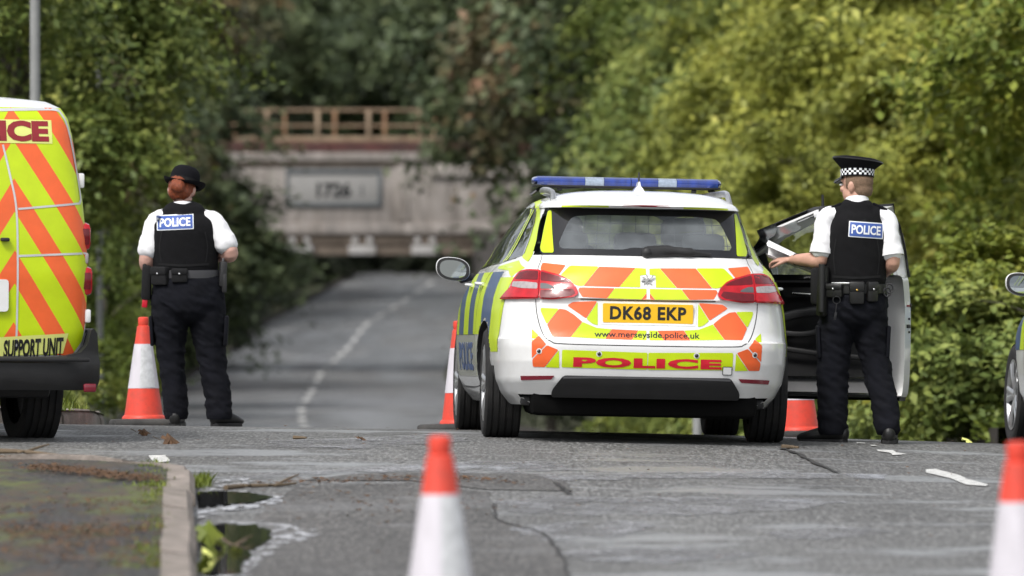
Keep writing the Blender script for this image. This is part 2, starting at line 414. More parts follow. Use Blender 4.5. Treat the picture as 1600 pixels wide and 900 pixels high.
# asphalt: specks, worn wheel paths, damp streaks with sky sheen painted in pale
def mat_road(name, base, wet=.5, seed=0.0, cl=.30, ch=2.0):
    m, t, b = nodes_of(name)
    geo = t.nodes.new('ShaderNodeNewGeometry'); P = geo.outputs['Position']
    def nz(scale, detail=4.0, st=(1, 1, 1), rough=.6):
        mp = N(t, 'ShaderNodeMapping'); mp.inputs['Scale'].default_value = st; mp.inputs['Location'].default_value = (seed, seed * 1.7, 0); t.links.new(P, mp.inputs[0])
        n = N(t, 'ShaderNodeTexNoise', Scale=scale, Detail=detail, Roughness=rough); t.links.new(mp.outputs[0], n.inputs['Vector']); return n.outputs['Fac']
    speck = nz(55, 4, (1, .11, 1), .8)
    c = ramp(t, speck, [(.30, [x * cl for x in base]), (.5, base), (.70, [x * ch for x in base])])
    blot = nz(.9, 5, (1, .22, 1))
    c = mixc(t, .75, c, ramp(t, blot, [(.3, .62), (.68, 1.25)]), 'MULTIPLY')
    dk = nz(20, 2, (1, .13, 1), .5)
    c = mixc(t, ramp(t, dk, [(.71, 0.), (.75, .75)]), c, (.018, .015, .012))
    streak = nz(1.0, 6, (.5, .62, 1), .66)
    wet_sheen = ramp(t, streak, [(.53, 0.), (.60, wet)])
    c = mixc(t, wet_sheen, c, mixc(t, .6, c, [x * 2.4 * k for x, k in zip(base, (.97, 1., 1.05))]))
    t.links.new(c, b.inputs['Base Color'])
    rg = mixc(t, wet_sheen, ramp(t, speck, [(.3, .66), (.7, .86)]), (.36, .36, .36)); t.links.new(rg, b.inputs['Roughness'])
    b.inputs['Specular IOR Level'].default_value = .55
    bp = N(t, 'ShaderNodeBump', Strength=.5, Distance=.006); t.links.new(speck, bp.inputs['Height']); t.links.new(bp.outputs[0], b.inputs['Normal'])
    M[name] = m
mat_road('asphalt', (.108, .108, .106), .9, 0.0, .18, 2.7)
mat_road('damp_sheen', (.25, .253, .265), .9, 2.2)  # pale colour stands in for sky sheen on damp asphalt
mat_road('asphalt_patch', (.078, .075, .072), .4, 7.3, .2, 2.6)
mat_road('asphalt_pavement', (.026, .0245, .0235), .5, 3.1, .12, 3.6)
mat_road('silt', (.34, .345, .36), .6, 5.5)  # bright wet rim of the puddles painted as pale colour
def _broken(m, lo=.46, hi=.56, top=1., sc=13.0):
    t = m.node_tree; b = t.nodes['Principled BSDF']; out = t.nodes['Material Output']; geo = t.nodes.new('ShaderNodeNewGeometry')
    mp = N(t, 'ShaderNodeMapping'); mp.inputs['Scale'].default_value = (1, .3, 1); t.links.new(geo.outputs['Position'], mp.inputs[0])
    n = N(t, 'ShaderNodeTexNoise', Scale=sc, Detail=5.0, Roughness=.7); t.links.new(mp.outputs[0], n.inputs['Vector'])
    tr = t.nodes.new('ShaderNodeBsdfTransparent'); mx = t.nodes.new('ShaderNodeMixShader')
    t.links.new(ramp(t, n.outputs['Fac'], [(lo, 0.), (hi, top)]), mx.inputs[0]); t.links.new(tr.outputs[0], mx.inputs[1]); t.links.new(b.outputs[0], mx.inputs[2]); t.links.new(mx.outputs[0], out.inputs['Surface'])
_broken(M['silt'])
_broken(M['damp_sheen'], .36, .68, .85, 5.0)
def _dip(m):
    # the hollow of the road lies wet: glossier, sky reflection tinted into its colour
    t = m.node_tree; b = t.nodes['Principled BSDF']; geo = t.nodes.new('ShaderNodeNewGeometry'); sx = t.nodes.new('ShaderNodeSeparateXYZ'); t.links.new(geo.outputs['Position'], sx.inputs[0])
    mr = N(t, 'ShaderNodeMapRange'); mr.inputs['From Min'].default_value = 55; mr.inputs['From Max'].default_value = 110; t.links.new(sx.outputs['Y'], mr.inputs['Value'])
    mp = N(t, 'ShaderNodeMapping'); mp.inputs['Scale'].default_value = (1, .12, 1); t.links.new(geo.outputs['Position'], mp.inputs[0])
    n = N(t, 'ShaderNodeTexNoise', Scale=.55, Detail=4.0); t.links.new(mp.outputs[0], n.inputs['Vector'])
    k = N(t, 'ShaderNodeMath', operation='MULTIPLY'); t.links.new(mr.outputs[0], k.inputs[0]); t.links.new(ramp(t, n.outputs['Fac'], [(.38, .25), (.60, 1.)]), k.inputs[1])
    cs = b.inputs['Base Color'].links[0].from_socket; rs = b.inputs['Roughness'].links[0].from_socket
    t.links.new(mixc(t, k.outputs[0], cs, mixc(t, 1.0, cs, (.98, 1.0, 1.06), 'MULTIPLY')), b.inputs['Base Color']); t.links.new(mixc(t, k.outputs[0], rs, (.30, .30, .30)), b.inputs['Roughness'])
_dip(M['asphalt'])
def mat_ground():
    m, t, b = nodes_of('woodland_floor'); geo = t.nodes.new('ShaderNodeNewGeometry')
    n = N(t, 'ShaderNodeTexNoise', Scale=1.5, Detail=8.0); t.links.new(geo.outputs['Position'], n.inputs['Vector'])
    t.links.new(ramp(t, n.outputs['Fac'], [(.3, (.018, .020, .010)), (.5, (.035, .042, .016)), (.7, (.06, .055, .025))]), b.inputs['Base Color']); b.inputs['Roughness'].default_value = .95
    bp = N(t, 'ShaderNodeBump', Strength=.8, Distance=.1); t.links.new(n.outputs['Fac'], bp.inputs['Height']); t.links.new(bp.outputs[0], b.inputs['Normal']); M['woodland_floor'] = m
mat_ground()
def mat_pavement():
    m = M['asphalt_pavement']; t = m.node_tree; b = t.nodes['Principled BSDF']; geo = t.nodes.new('ShaderNodeNewGeometry')
    mp = N(t, 'ShaderNodeMapping'); mp.inputs['Scale'].default_value = (1, .3, 1); t.links.new(geo.outputs['Position'], mp.inputs[0])
    n = N(t, 'ShaderNodeTexNoise', Scale=2.2, Detail=8.0, Roughness=.7); t.links.new(mp.outputs[0], n.inputs['Vector'])
    src = b.inputs['Base Color'].links[0].from_socket
    c = mixc(t, ramp(t, n.outputs['Fac'], [(.49, 0.), (.60, .85)]), src, (.085, .10, .018))
    n3 = N(t, 'ShaderNodeTexNoise', Scale=3.7, Detail=8.0, Roughness=.75); t.links.new(mp.outputs[0], n3.inputs['Vector'])
    c = mixc(t, ramp(t, n3.outputs['Fac'], [(.50, 0.), (.58, .85)]), c, (.060, .040, .027))
    t.links.new(c, b.inputs['Base Color'])
mat_pavement()
m, t, b = nodes_of('water'); b.inputs['Base Color'].default_value = (.02, .02, .017, 1); b.inputs['Roughness'].default_value = .03; b.inputs['IOR'].default_value = 1.33
_n = N(t, 'ShaderNodeTexNoise', Scale=9.0, Detail=2.0); _b = N(t, 'ShaderNodeBump', Strength=.02, Distance=.01); t.links.new(_n.outputs['Fac'], _b.inputs['Height']); t.links.new(_b.outputs[0], b.inputs['Normal']); M['water'] = m

def grid_obj(name, X, Y, Z, mat_, parent=None):
    r, c = X.shape; v = np.stack([X.ravel(), Y.ravel(), Z.ravel()], 1)
    f = [(j * c + i, j * c + i + 1, (j + 1) * c + i + 1, (j + 1) * c + i) for j in range(r - 1) for i in range(c - 1)]
    return obj(name, v, f, mat_, parent)
# the ground: one sheet reaching far beyond everything in view
ys = np.concatenate([np.arange(-30, 40, 5.0), np.arange(40, 300, 4.0), [320, 360, 420, 600, 1200]])
xs = np.concatenate([[-900, -400, -200, -120, -80], np.arange(-60, 61, 2.0), [80, 120, 200, 400, 900]])
X, Y = np.meshgrid(xs, ys); Z = bank(X, np.minimum(Y, 420)) - .10
near = (Y < 56); Z = np.where(near, road_z(X, np.clip(Y, 0, 60)) - .14, Z)
c_ = cx(np.minimum(Y, 420)); on = (np.abs(X - c_) < 5.2) & (Y >= 40); Z = np.where(on, prof(np.minimum(Y, 420)) - .16, Z)
Z = np.where((X > 5.5) & (Y < 56) & (Y > 20), Z + .1, Z)
tag(grid_obj('ground', X, Y, Z, 'woodland_floor'), 'dark woodland floor on the banks beside the road', kind='structure')
# road
yy = np.concatenate([np.arange(-4, 24, 1.0), np.arange(24, 50, .2), np.arange(50, 330, 2.0)])
rows = []; ts = np.linspace(0, 1, 90)
for y in yy:
    k = sm((y - 43.5) / 1.5); xl = (1 - k) * -16 + k * (cx(y) - 3.5); xr = cx(y) + 3.5 + (1 - sm((y - 44) / 12)) * .3
    xr_ = xl + (xr - xl) * ts; rows.append(np.stack([xr_, np.full_like(xr_, y), road_z(xr_, y)], 1))
A = np.array(rows); road = grid_obj('road', A[..., 0], A[..., 1], A[..., 2], 'asphalt')
tag(road, 'worn damp grey asphalt road dipping away under the railway bridge', kind='structure')
def sheet(name, pts, mat_, dz=.004, step=.25, parent=None, zf=road_z):
    bm = poly_bm(pts, step); return obj_bm(name, map_bm(bm, lambda a, b, o: (a, b, float(zf(a, b)) + dz), flip=(0, 0, 1)), mat_, parent)
def px_poly(uv): return [tuple(unproject(u, v).xy) for u, v in uv]
def wob(pts, amp=.03, per=5, seed=1):
    rn = random.Random(seed); out = []
    for i in range(len(pts)):
        a = Vector(pts[i]); b = Vector(pts[(i + 1) % len(pts)])
        for k in range(per):
            p = a.lerp(b, k / per); out.append((p.x + rn.uniform(-amp, amp), p.y + rn.uniform(-amp, amp) * 2.5))
    return out
# repaired patches with tarred edges, painted sheen and road markings: thin sheets on the road
p1 = wob(px_poly([(440, 1010), (352, 845), (460, 762), (640, 756), (762, 770), (770, 812), (850, 836), (880, 875), (905, 1010)]), .015, 5, 3)
tag(sheet('road_patch', p1, 'asphalt_patch'), 'darker resurfaced patch of road around the cone', kind='structure')
p1b = wob(px_poly([(470, 752), (560, 741), (640, 739), (840, 742), (888, 756), (893, 768), (760, 766), (640, 752)]), .01, 4, 5)
tag(sheet('road_patch', p1b, 'asphalt_patch'), 'narrow darker strip of resurfaced road with leaf litter', kind='structure')
def ribbon(name, pts, width, mat_, dz, zf=road_z, parent=None, seed=0):
    rn = random.Random(seed); P = [Vector(p) for p in pts]; v = []; f = []
    for i, p in enumerate(P):
        tn = (P[min(i + 1, len(P) - 1)] - P[max(i - 1, 0)]).normalized(); n = Vector((-tn.y, tn.x)); w_ = width * rn.uniform(.4, 1.2)
        for s_ in (-.5, .5): q = p + n * w_ * s_; v.append((q.x, q.y, float(zf(q.x, q.y)) + dz))
    f = [(2 * i, 2 * i + 2, 2 * i + 3, 2 * i + 1) for i in range(len(P) - 1)]
    return obj(name, v, f, mat_, parent)
for i, (uv, wd) in enumerate([([(770, 790), (775, 815), (850, 836), (880, 872), (905, 960)], .016), ([(868, 756), (880, 765), (893, 775)], .03), ([(1222, 702), (1250, 712), (1280, 728), (1312, 742)], .035),
                        ([(640, 755), (900, 752), (1200, 750), (1390, 748)], .008), ([(1250, 763), (1285, 762), (1318, 763)], .025), ([(640, 762), (500, 757), (400, 760)], .02)]):
    pts = [p.xy for p in (unproject(u, v) for u, v in uv)]; pts = wob([tuple(p) for p in pts], .009, 8, i)[:-8]
    tag(ribbon('road_crack', pts, wd, 'tar', .008, seed=i), ['dark tarred seam curving beside the road patch', 'short black crack at the patch corner', 'broken crack running beside the car wheel', 'fine joint line across the road', 'short black scar in the road surface', 'thin joint in front of the patch strip'][i], kind='structure')
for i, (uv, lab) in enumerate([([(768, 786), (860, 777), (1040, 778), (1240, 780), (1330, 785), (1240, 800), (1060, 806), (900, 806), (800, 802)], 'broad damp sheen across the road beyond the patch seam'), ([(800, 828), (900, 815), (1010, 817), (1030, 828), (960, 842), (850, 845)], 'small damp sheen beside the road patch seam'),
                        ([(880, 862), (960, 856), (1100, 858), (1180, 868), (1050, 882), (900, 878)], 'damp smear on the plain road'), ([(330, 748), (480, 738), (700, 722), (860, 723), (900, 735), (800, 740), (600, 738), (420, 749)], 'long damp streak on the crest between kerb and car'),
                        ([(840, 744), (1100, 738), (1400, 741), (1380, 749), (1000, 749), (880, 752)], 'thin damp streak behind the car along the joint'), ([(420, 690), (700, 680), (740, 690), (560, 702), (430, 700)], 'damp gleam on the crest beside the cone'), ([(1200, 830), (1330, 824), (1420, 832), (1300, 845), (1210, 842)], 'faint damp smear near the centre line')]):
    tag(sheet('road_damp', wob(px_poly(uv), .05, 6, 40 + i), 'damp_sheen', .0046, .4), lab, kind='structure')  # pale sheets paint the wet sheen onto the road
LINES = [[(1446, 735), (1462, 734), (1500, 744), (1512, 750), (1544, 758), (1542, 761), (1512, 759), (1486, 749), (1448, 740)], [(1370, 704), (1396, 704.5), (1400, 708), (1418, 711), (1395, 712.5), (1392, 709), (1374, 706.5)], [(1338, 692.5), (1352, 693), (1352, 694.2), (1340, 694)], [(1360, 696.5), (1368, 696.5), (1370, 698), (1362, 698)], [(232, 713), (258, 712.5), (266, 722), (240, 725)]]
LLAB = ['long worn white centre line dash on the road', 'chipped short white centre line mark', 'worn-off white fleck of centre line by the officer\'s shoe', 'small white fleck between centre line marks', 'single white give way mark by the kerb corner']
for uv, lab in zip(LINES, LLAB): tag(sheet('road_marking', wob(px_poly(uv), .004, 4, 9), 'white_paint', .005, .2), lab, kind='structure')
y = 96.0; i = 0
while y < 262:
    L = 4.0; pts = []
    for s_, rng in ((-.075, np.linspace(y, y + L, 6)), (.075, np.linspace(y + L, y, 6))):
        for q in rng: pts.append((float(cx(q)) + s_, float(q)))
    tag(sheet('road_marking', pts, 'worn_paint', .02, 1.0), 'white centre line dash on the dip under the bridge', group='centre line dashes in the dip', kind='structure')
    y += 6.0; i += 1
# pavement with stone kerb at the side-road corner
CR = 1.1; kend = 32.4
edge = [Vector((kerb_x(y), y)) for y in np.arange(4, kend - .2, .6)]
cen = Vector((kerb_x(kend) - CR, kend))
edge += [cen + Vector((math.cos(a), math.sin(a))) * CR for a in np.linspace(0, math.pi * .5, 9)] + [Vector((cen.x - k, kend + CR + .02 * k)) for k in (1, 2, 4, 8)]
PVH = .085
def pave_z(x, y): return road_z(x, y) + PVH
inner = []
for i, p in enumerate(edge):
    tn = (edge[min(i + 1, len(edge) - 1)] - edge[max(i - 1, 0)]).normalized(); inner.append(p + Vector((-tn.y, tn.x)) * .13)
bm = poly_bm([tuple(p) for p in inner] + [(-14, kend + CR - .1), (-14, 4)], .5)
pv = obj_bm('pavement', map_bm(bm, lambda a, b, o: (a, b, float(pave_z(a, b)) + .012 * noise.noise(Vector((a * 1.5, b * .7, 0)))), flip=(0, 0, 1)), 'asphalt_pavement')
tag(pv, 'dark mossy asphalt pavement inside the stone kerb', kind='structure')
kerb = tag(empty('kerb'), 'rounded corner of weathered stone kerb beside the puddles', kind='structure')
def kerb_run(path, parent, L=.92, wd=.135, hh=PVH + .012, seed=2, gap=.014):
    rn = random.Random(seed); d = [0]
    for a, b in zip(path[:-1], path[1:]): d.append(d[-1] + (b - a).length)
    d = np.array(d); px = np.array([p.x for p in path]); py = np.array([p.y for p in path])
    s0 = 0
    while s0 < d[-1] - .2:
        s1 = min(s0 + L * rn.uniform(.9, 1.05), d[-1]); q = np.linspace(s0 + gap, s1 - gap, 4)
        P = [Vector((np.interp(t_, d, px), np.interp(t_, d, py))) for t_ in q]; v = []; f = []
        dz = rn.uniform(-.013, .010); tw = rn.uniform(-.010, .010)
        for i, p in enumerate(P):
            tn = (P[min(i + 1, 3)] - P[max(i - 1, 0)]).normalized(); n = Vector((-tn.y, tn.x)); z0 = float(road_z(p.x, p.y)); e = .022 if i in (0, 3) else 0
            for (o_, h_) in ((0, -.1), (.004, hh - .035 - e), (.03, hh - e + dz), (wd, hh - e * .5 + dz + tw), (wd, -.1)):
                r_ = p + n * (o_ + tw); v.append((r_.x, r_.y, z0 + h_))
        for i in range(3):
            for k in range(4): f.append((i * 5 + k, (i + 1) * 5 + k, (i + 1) * 5 + k + 1, i * 5 + k + 1))
        f += [(0, 1, 2, 3, 4), (19, 18, 17, 16, 15)]
        obj('kerb_stone', v, f, 'kerb_stone', parent, True, 30); s0 = s1
kerb_run([p for p in edge if p.y > 12 and p.x > -7], kerb)
# pavement beyond the side road
e2 = [Vector((-14, 42.1)), Vector((-6, 42.1)), Vector((-4.3, 42.15)), Vector((-3.45, 42.3)), Vector((-2.95, 42.9)), Vector((-2.72, 43.8)), Vector((-2.85, 47)), Vector((-3.2, 52))]
bm = poly_bm([tuple(p) for p in reversed(e2)] + [(-14, 60)], .5)
tag(obj_bm('pavement', map_bm(bm, lambda a, b, o: (a, b, float(road_z(a, b)) + .10), flip=(0, 0, 1)), 'asphalt_pavement'), 'far pavement corner behind the support van', kind='structure')
kerb2 = tag(empty('kerb'), 'pale stone kerb on the far corner of the side road', kind='structure')
kerb_run(list(e2[1:]), kerb2, hh=.115, seed=6)
# verge kerb along the dip
for sgn in (-1, 1):
    k3 = tag(empty('kerb'), ['low stone kerb along the dip on the overhung verge', 'low stone kerb along the dip below the shrubs'][sgn > 0], kind='structure')
    v = []; f = []; q = np.arange(56, 300, 3.0)
    for y in q:
        z = float(prof(y))
        for (o_, h_) in ((3.5, -.05), (3.5, .11), (3.65, .12), (3.65, -.05)): v.append((float(cx(y)) + sgn * o_, y, z + h_))
    for i in range(len(q) - 1):
        for k in range(3): f.append((i * 4 + k, (i + 1) * 4 + k, (i + 1) * 4 + k + 1, i * 4 + k + 1))
    obj('kerb_edge', v, f, 'brick_dark', k3)
# puddles
def puddle(uv, lab, seed):
    pts = []
    for p in wob(px_poly(uv), .02, 6, seed): pts.append((max(p[0], kerb_x(p[1]) + .012), p[1]))
    o = sheet('puddle', pts, 'water', .010, .5); return tag(o, lab, 'puddle')
puddle([(302, 782), (303, 773), (340, 770), (385, 772), (425, 780), (400, 788), (340, 792), (306, 798)], 'narrow puddle against the kerb near its corner', 1)
puddle([(306, 826), (340, 823), (400, 823), (418, 832), (420, 848), (395, 862), (380, 880), (372, 900), (312, 905)], 'wider puddle against the kerb holding fallen leaves', 2)
# ------------------------------------------------------------------ railway bridge over the dip
BY = 190.0; BS = FPX / BY
def bx(u): return (u - 800) / BS
def bz(v): return CAMZ - (v - HOR) / BS
br = tag(empty('railway_bridge', (bx(520), BY, float(prof(BY)))), 'weathered concrete railway bridge with cream handrails over the dip', 'bridge')
O = Vector(br.location)
def L(x, y, z): return (x - O.x, y - O.y, z - O.z)
def bbox(name, x0, x1, y0, y1, z0, z1, mt, parent=br, bev=.02):
    return MB().box(L((x0 + x1) / 2, (y0 + y1) / 2, (z0 + z1) / 2), (x1 - x0, y1 - y0, z1 - z0), None, bev).build(name, mt, parent)
X0, X1 = -13.5, 3.2
face = bbox('parapet_face', X0, X1, BY, BY + .45, bz(352), bz(256), 'concrete')
bbox('coping', X0, bx(672), BY - .12, BY + .55, bz(252), bz(238), 'concrete')
bbox('coping', bx(672) + .01, X1, BY - .14, BY + .55, bz(276), bz(263), 'concrete')
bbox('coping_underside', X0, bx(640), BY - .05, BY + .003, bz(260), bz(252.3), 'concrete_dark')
bbox('pilaster', bx(620), bx(638), BY - .07, BY + .2, bz(345), bz(258), 'concrete')
bbox('string_course', X0, X1, BY - .16, BY + .5, bz(366), bz(349), 'concrete')
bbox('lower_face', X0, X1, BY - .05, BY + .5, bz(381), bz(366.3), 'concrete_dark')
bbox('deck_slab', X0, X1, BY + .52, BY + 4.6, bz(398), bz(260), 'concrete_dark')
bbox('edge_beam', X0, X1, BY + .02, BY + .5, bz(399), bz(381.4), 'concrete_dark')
g = bbox('girder', X0, X1, BY + .9, BY + 1.3, bz(246), bz(222), 'girder_red')
for k in range(11):
    x = X0 + .5 + k * 1.55; bbox('stiffener', x, x + .06, BY + .82, BY + .9, bz(244), bz(224), 'girder_red', g, .005)
for k in range(10):
    x = bx(447) - 4 * 1.772 + k * 1.772; bbox('bearing_pad', x, x + .76, BY - .22, BY + .3, bz(398), bz(383), 'pad_white')
    if k > 3:
        for q in (.08, .5): bbox('bearing_bolt', x + q, x + q + .18, BY - .12, BY - .048, bz(380), bz(371), 'pad_white', br, .02)
for (yo, z0, z1, ms, off) in ((BY + 1.0, bz(222), bz(171), 'rail_cream', bx(415)), (BY + 4.2, bz(222), bz(170), 'rail_brown', bx(437))):
    rl = empty('handrail', L(0, yo, 0), parent=br); rl.location = L(0, yo, 0)
    # rails and posts: each one its own piece
    for zz, hh in ((z1, .055), ((z0 + z1) / 2 + .02, .045), (z0 + .1, .13)):
        MB().box(((X0 + X1) / 2, 0, zz), (X1 - X0, .06, hh), None, .01).build('rail', ms, rl)
    for k in range(-5, 9):
        x = off + k * 1.445
        if X0 < x < X1: MB().box((x, -.035, (z0 + z1) / 2), (.12 if ms == 'rail_cream' else .10, .07, z1 - z0), None, .01).build('post', ms, rl)
# number board
bd = bbox('number_board', bx(449), bx(594), BY - .035, BY + .01, bz(319), bz(268), 'panel_face')
for (a, b, c, d) in ((446, 597, 264, 271), (446, 597, 316, 323), (446, 451, 271.2, 315.8), (590.5, 597, 271.2, 315.8)):
    bbox('board_frame', bx(a), bx(b), BY - .075, BY - .002, bz(d), bz(c), 'panel_frame', bd, .006)
t_ = text_bm('1726', .98, .44, .05); xc, zc = bx(522), bz(297)
obj_bm('lettering', map_bm(t_, lambda a, b, o: L(xc + a, BY - .04, zc + b), flip=(0, -1, 0)), 'plastic_black', bd)
t_ = text_bm('1', None, .32, .02)
obj_bm('lettering', map_bm(t_, lambda a, b, o: L(bx(566) + a, BY - .04, zc - .02 + b), flip=(0, -1, 0)), 'plastic_grey', bd)
# abutments with wing walls
for x0, x1 in ((-13.4, -9.5), (-.9, 3.1)):
    bbox('abutment', x0, x1, BY + .1, BY + 4.8, float(prof(BY)) - .5, bz(398.5), 'brick_dark')
# sloping wing walls along the road
for sgn, off in ((-1, 4.0), (1, 4.3)):
    v = []; f = []
    for (y, h) in ((152, .5), (164, 1.5), (177, 3.0), (190.05, 4.1)):
        x = float(cx(y)) + sgn * off; z = float(prof(y)) - .4
        for (dx, zz) in ((0, z), (0, z + .4 + h), (sgn * .5, z + .4 + h), (sgn * .5, z)): v.append(L(x + dx, y, zz))
    for i in range(3):
        for k in range(3): f.append((i * 4 + k, (i + 1) * 4 + k, (i + 1) * 4 + k + 1, i * 4 + k + 1))
    f.append((0, 1, 2, 3)); obj('wing_wall', v, f, 'brick_dark', br)
# ------------------------------------------------------------------ trees and shrubs
def crown_mesh(name, mt, rad, hz, nclump, per, leaf, seed, droop=0.0, flat=1.0, clump_r=.75, low=.0):
    """leaf clumps spread through an uneven crown: rad across, hz high, base at z = 0"""
    rg = np.random.default_rng(seed); cs = []
    # big lobes give the crown its light and dark masses; clumps sit on the lobes
    lobes = []
    while len(lobes) < 16:
        d = rg.normal(0, 1, 3); d /= np.linalg.norm(d); r = rg.uniform(.35, .78)
        lobes.append((np.array([d[0] * rad * r, d[1] * rad * r, hz * .5 + d[2] * hz * .5 * r]), rg.uniform(.20, .35)))
    while len(cs) < nclump:
        lc, lr = lobes[rg.integers(len(lobes))]
        d = rg.normal(0, 1, 3); d[2] = d[2] * .9 + .25; d /= np.linalg.norm(d)
        r = lr * rg.uniform(.55, 1.08)
        p = lc + np.array([d[0] * rad * r, d[1] * rad * r, d[2] * (rad * .5 + hz * .25) * r])
        if p[2] < low: continue
        cs.append((p, d))
    V = []
    for p, d in cs:
        n = int(per * rg.uniform(.6, 1.4)); cr = clump_r * rg.uniform(.55, 1.3)
        q = rg.normal(0, .36, (n, 3)) * cr; q[:, 2] *= flat
        out = d.copy(); out[2] *= .3
        # sprays: stretched outward and sagging at their ends
        along = rg.uniform(-.3, 1.6, n)[:, None] * cr * 1.15
        q = q + out[None, :] * along; q[:, 2] -= droop * np.clip(along[:, 0], 0, None) ** 1.5 / max(cr, .1) ** .5
        c = p[None, :] + q
        nrm = rg.normal(0, .42, (n, 3)) + np.array([0, 0, .75]) + d[None, :] * .55; nrm /= np.linalg.norm(nrm, axis=1)[:, None]
        t1 = rg.normal(0, 1, (n, 3)); t1 -= nrm * (t1 * nrm).sum(1)[:, None]; t1 /= np.linalg.norm(t1, axis=1)[:, None]
        t2 = np.cross(nrm, t1); s = leaf * rg.uniform(.45, 1.6, n)[:, None]
        a = c - t1 * s; b = c + t2 * s * .52 - t1 * s * .1; e = c + t1 * s - nrm * s * .25; f = c - t2 * s * .52 - t1 * s * .1
        V.append(np.stack([a, b, e, f], 1).reshape(-1, 3))
    V = np.concatenate(V); nq = len(V) // 4
    me = bpy.data.meshes.new(name); me.vertices.add(len(V)); me.vertices.foreach_set('co', V.ravel().astype(np.float32))
    me.loops.add(nq * 4); me.loops.foreach_set('vertex_index', np.arange(nq * 4, dtype=np.int32))
    me.polygons.add(nq); me.polygons.foreach_set('loop_start', np.arange(0, nq * 4, 4, dtype=np.int32))
    me.update(calc_edges=True); me.validate(); me.materials.append(M[mt]); return me
def trunk_mesh(name, h, r, rad, hz, z0, seed, nl=7):
    rn = random.Random(seed); mb = MB()
    pts = [(rn.uniform(-.12, .12) * k, rn.uniform(-.12, .12) * k, -.4 + (h + .4) * k / 6) for k in range(7)]
    mb.tube(catmull(pts, 3), [r * 1.35 - (r * 1.05) * i / 18 for i in range(19)], 10)
    for k in range(nl):
        a = 2 * math.pi * k / nl + rn.uniform(-.4, .4); zb = z0 + (h - z0) * rn.uniform(.05, .75); p = Vector((0, 0, zb)); L_ = rad * rn.uniform(.6, .95)
        q = [p, p + Vector((math.cos(a) * L_ * .35, math.sin(a) * L_ * .35, hz * .12)), p + Vector((math.cos(a) * L_ * .7, math.sin(a) * L_ * .7, hz * .2)), p + Vector((math.cos(a) * L_, math.sin(a) * L_, hz * .22))]
        q = catmull(q, 3); mb.tube(q, [r * .42 * (1 - .85 * i / (len(q) - 1)) for i in range(len(q))], 7)
    me = mb.mesh(); me.name = name; me.materials.append(M['bark']); finish(me); return me
CR_ = {   # kind: crown mesh, crown base z, trunk mesh
 'yellow': (crown_mesh('crown', 'leaf_yellowgreen', 4.2, 8.5, 270, 320, .062, 11, droop=.5, flat=.34, clump_r=.72), .1, trunk_mesh('trunk', 6.5, .16, 3.6, 7, .8, 1)),
 'yellow2': (crown_mesh('crown', 'leaf_yellowgreen', 3.4, 7.2, 230, 320, .060, 12, droop=.6, flat=.36, clump_r=.62), .1, trunk_mesh('trunk', 5.5, .13, 3, 6, .8, 2)),
 'fresh': (crown_mesh('crown', 'leaf_fresh', 3.4, 7.5, 190, 300, .062, 13, droop=.6, flat=.5, clump_r=.62), .6, trunk_mesh('trunk', 6.5, .15, 2.9, 6, 1.4, 3)),
 'green': (crown_mesh('crown', 'leaf_green', 3.8, 8.5, 230, 290, .072, 14, droop=.7, flat=.6, clump_r=.70), 1.5, trunk_mesh('trunk', 8, .2, 3.2, 7, 2.0, 4)),
 'dark': (crown_mesh('crown', 'leaf_dark', 5.2, 11, 260, 210, .13, 15, droop=.5, flat=.6, clump_r=1.0), .8, trunk_mesh('trunk', 9, .26, 4.4, 9, 2.0, 5)),
 'dark2': (crown_mesh('crown', 'leaf_dark', 4.2, 9.0, 240, 210, .12, 16, droop=.7, flat=.55, clump_r=.85), .5, trunk_mesh('trunk', 7.5, .22, 3.6, 8, 1.6, 6)),
 'autumn': (crown_mesh('crown', 'leaf_autumn', 4.4, 10, 240, 210, .125, 17, droop=.5, flat=.6, clump_r=.9), 1.0, trunk_mesh('trunk', 8.5, .24, 3.6, 8, 2.0, 7)),
 'shrub': (crown_mesh('crown', 'leaf_fresh', 1.9, 3.0, 110, 210, .052, 18, droop=.4, flat=.5, clump_r=.42), -.2, trunk_mesh('trunk', 2.0, .05, 1.5, 2.2, .2, 8, 9)),
 'shrub2': (crown_mesh('crown', 'leaf_green', 1.9, 2.8, 110, 210, .052, 19, droop=.4, flat=.5, clump_r=.42), -.2, trunk_mesh('trunk', 2.0, .05, 1.5, 2.2, .2, 9, 9)),
}
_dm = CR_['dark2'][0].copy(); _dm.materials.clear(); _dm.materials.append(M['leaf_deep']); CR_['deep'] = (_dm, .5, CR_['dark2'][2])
def tree(kind, name, u, y, sc=1.0, rz=0.0, label='', cat='tree', group=None, z=None, lean=0.0, sz=1.0):
    x = (u - 800) / FPX * y; me, zb, tr = CR_[kind]
    z = float(bank(x, y)) - .15 if z is None else z
    o = empty(name, (x, y, z), (lean, 0, rz)); o.scale = (sc, sc, sc * sz)
    c = link(bpy.data.objects.new('crown', me), o); c.location = (0, 0, zb)
    link(bpy.data.objects.new('trunk', tr), o)
    return tag(o, label, cat, group)
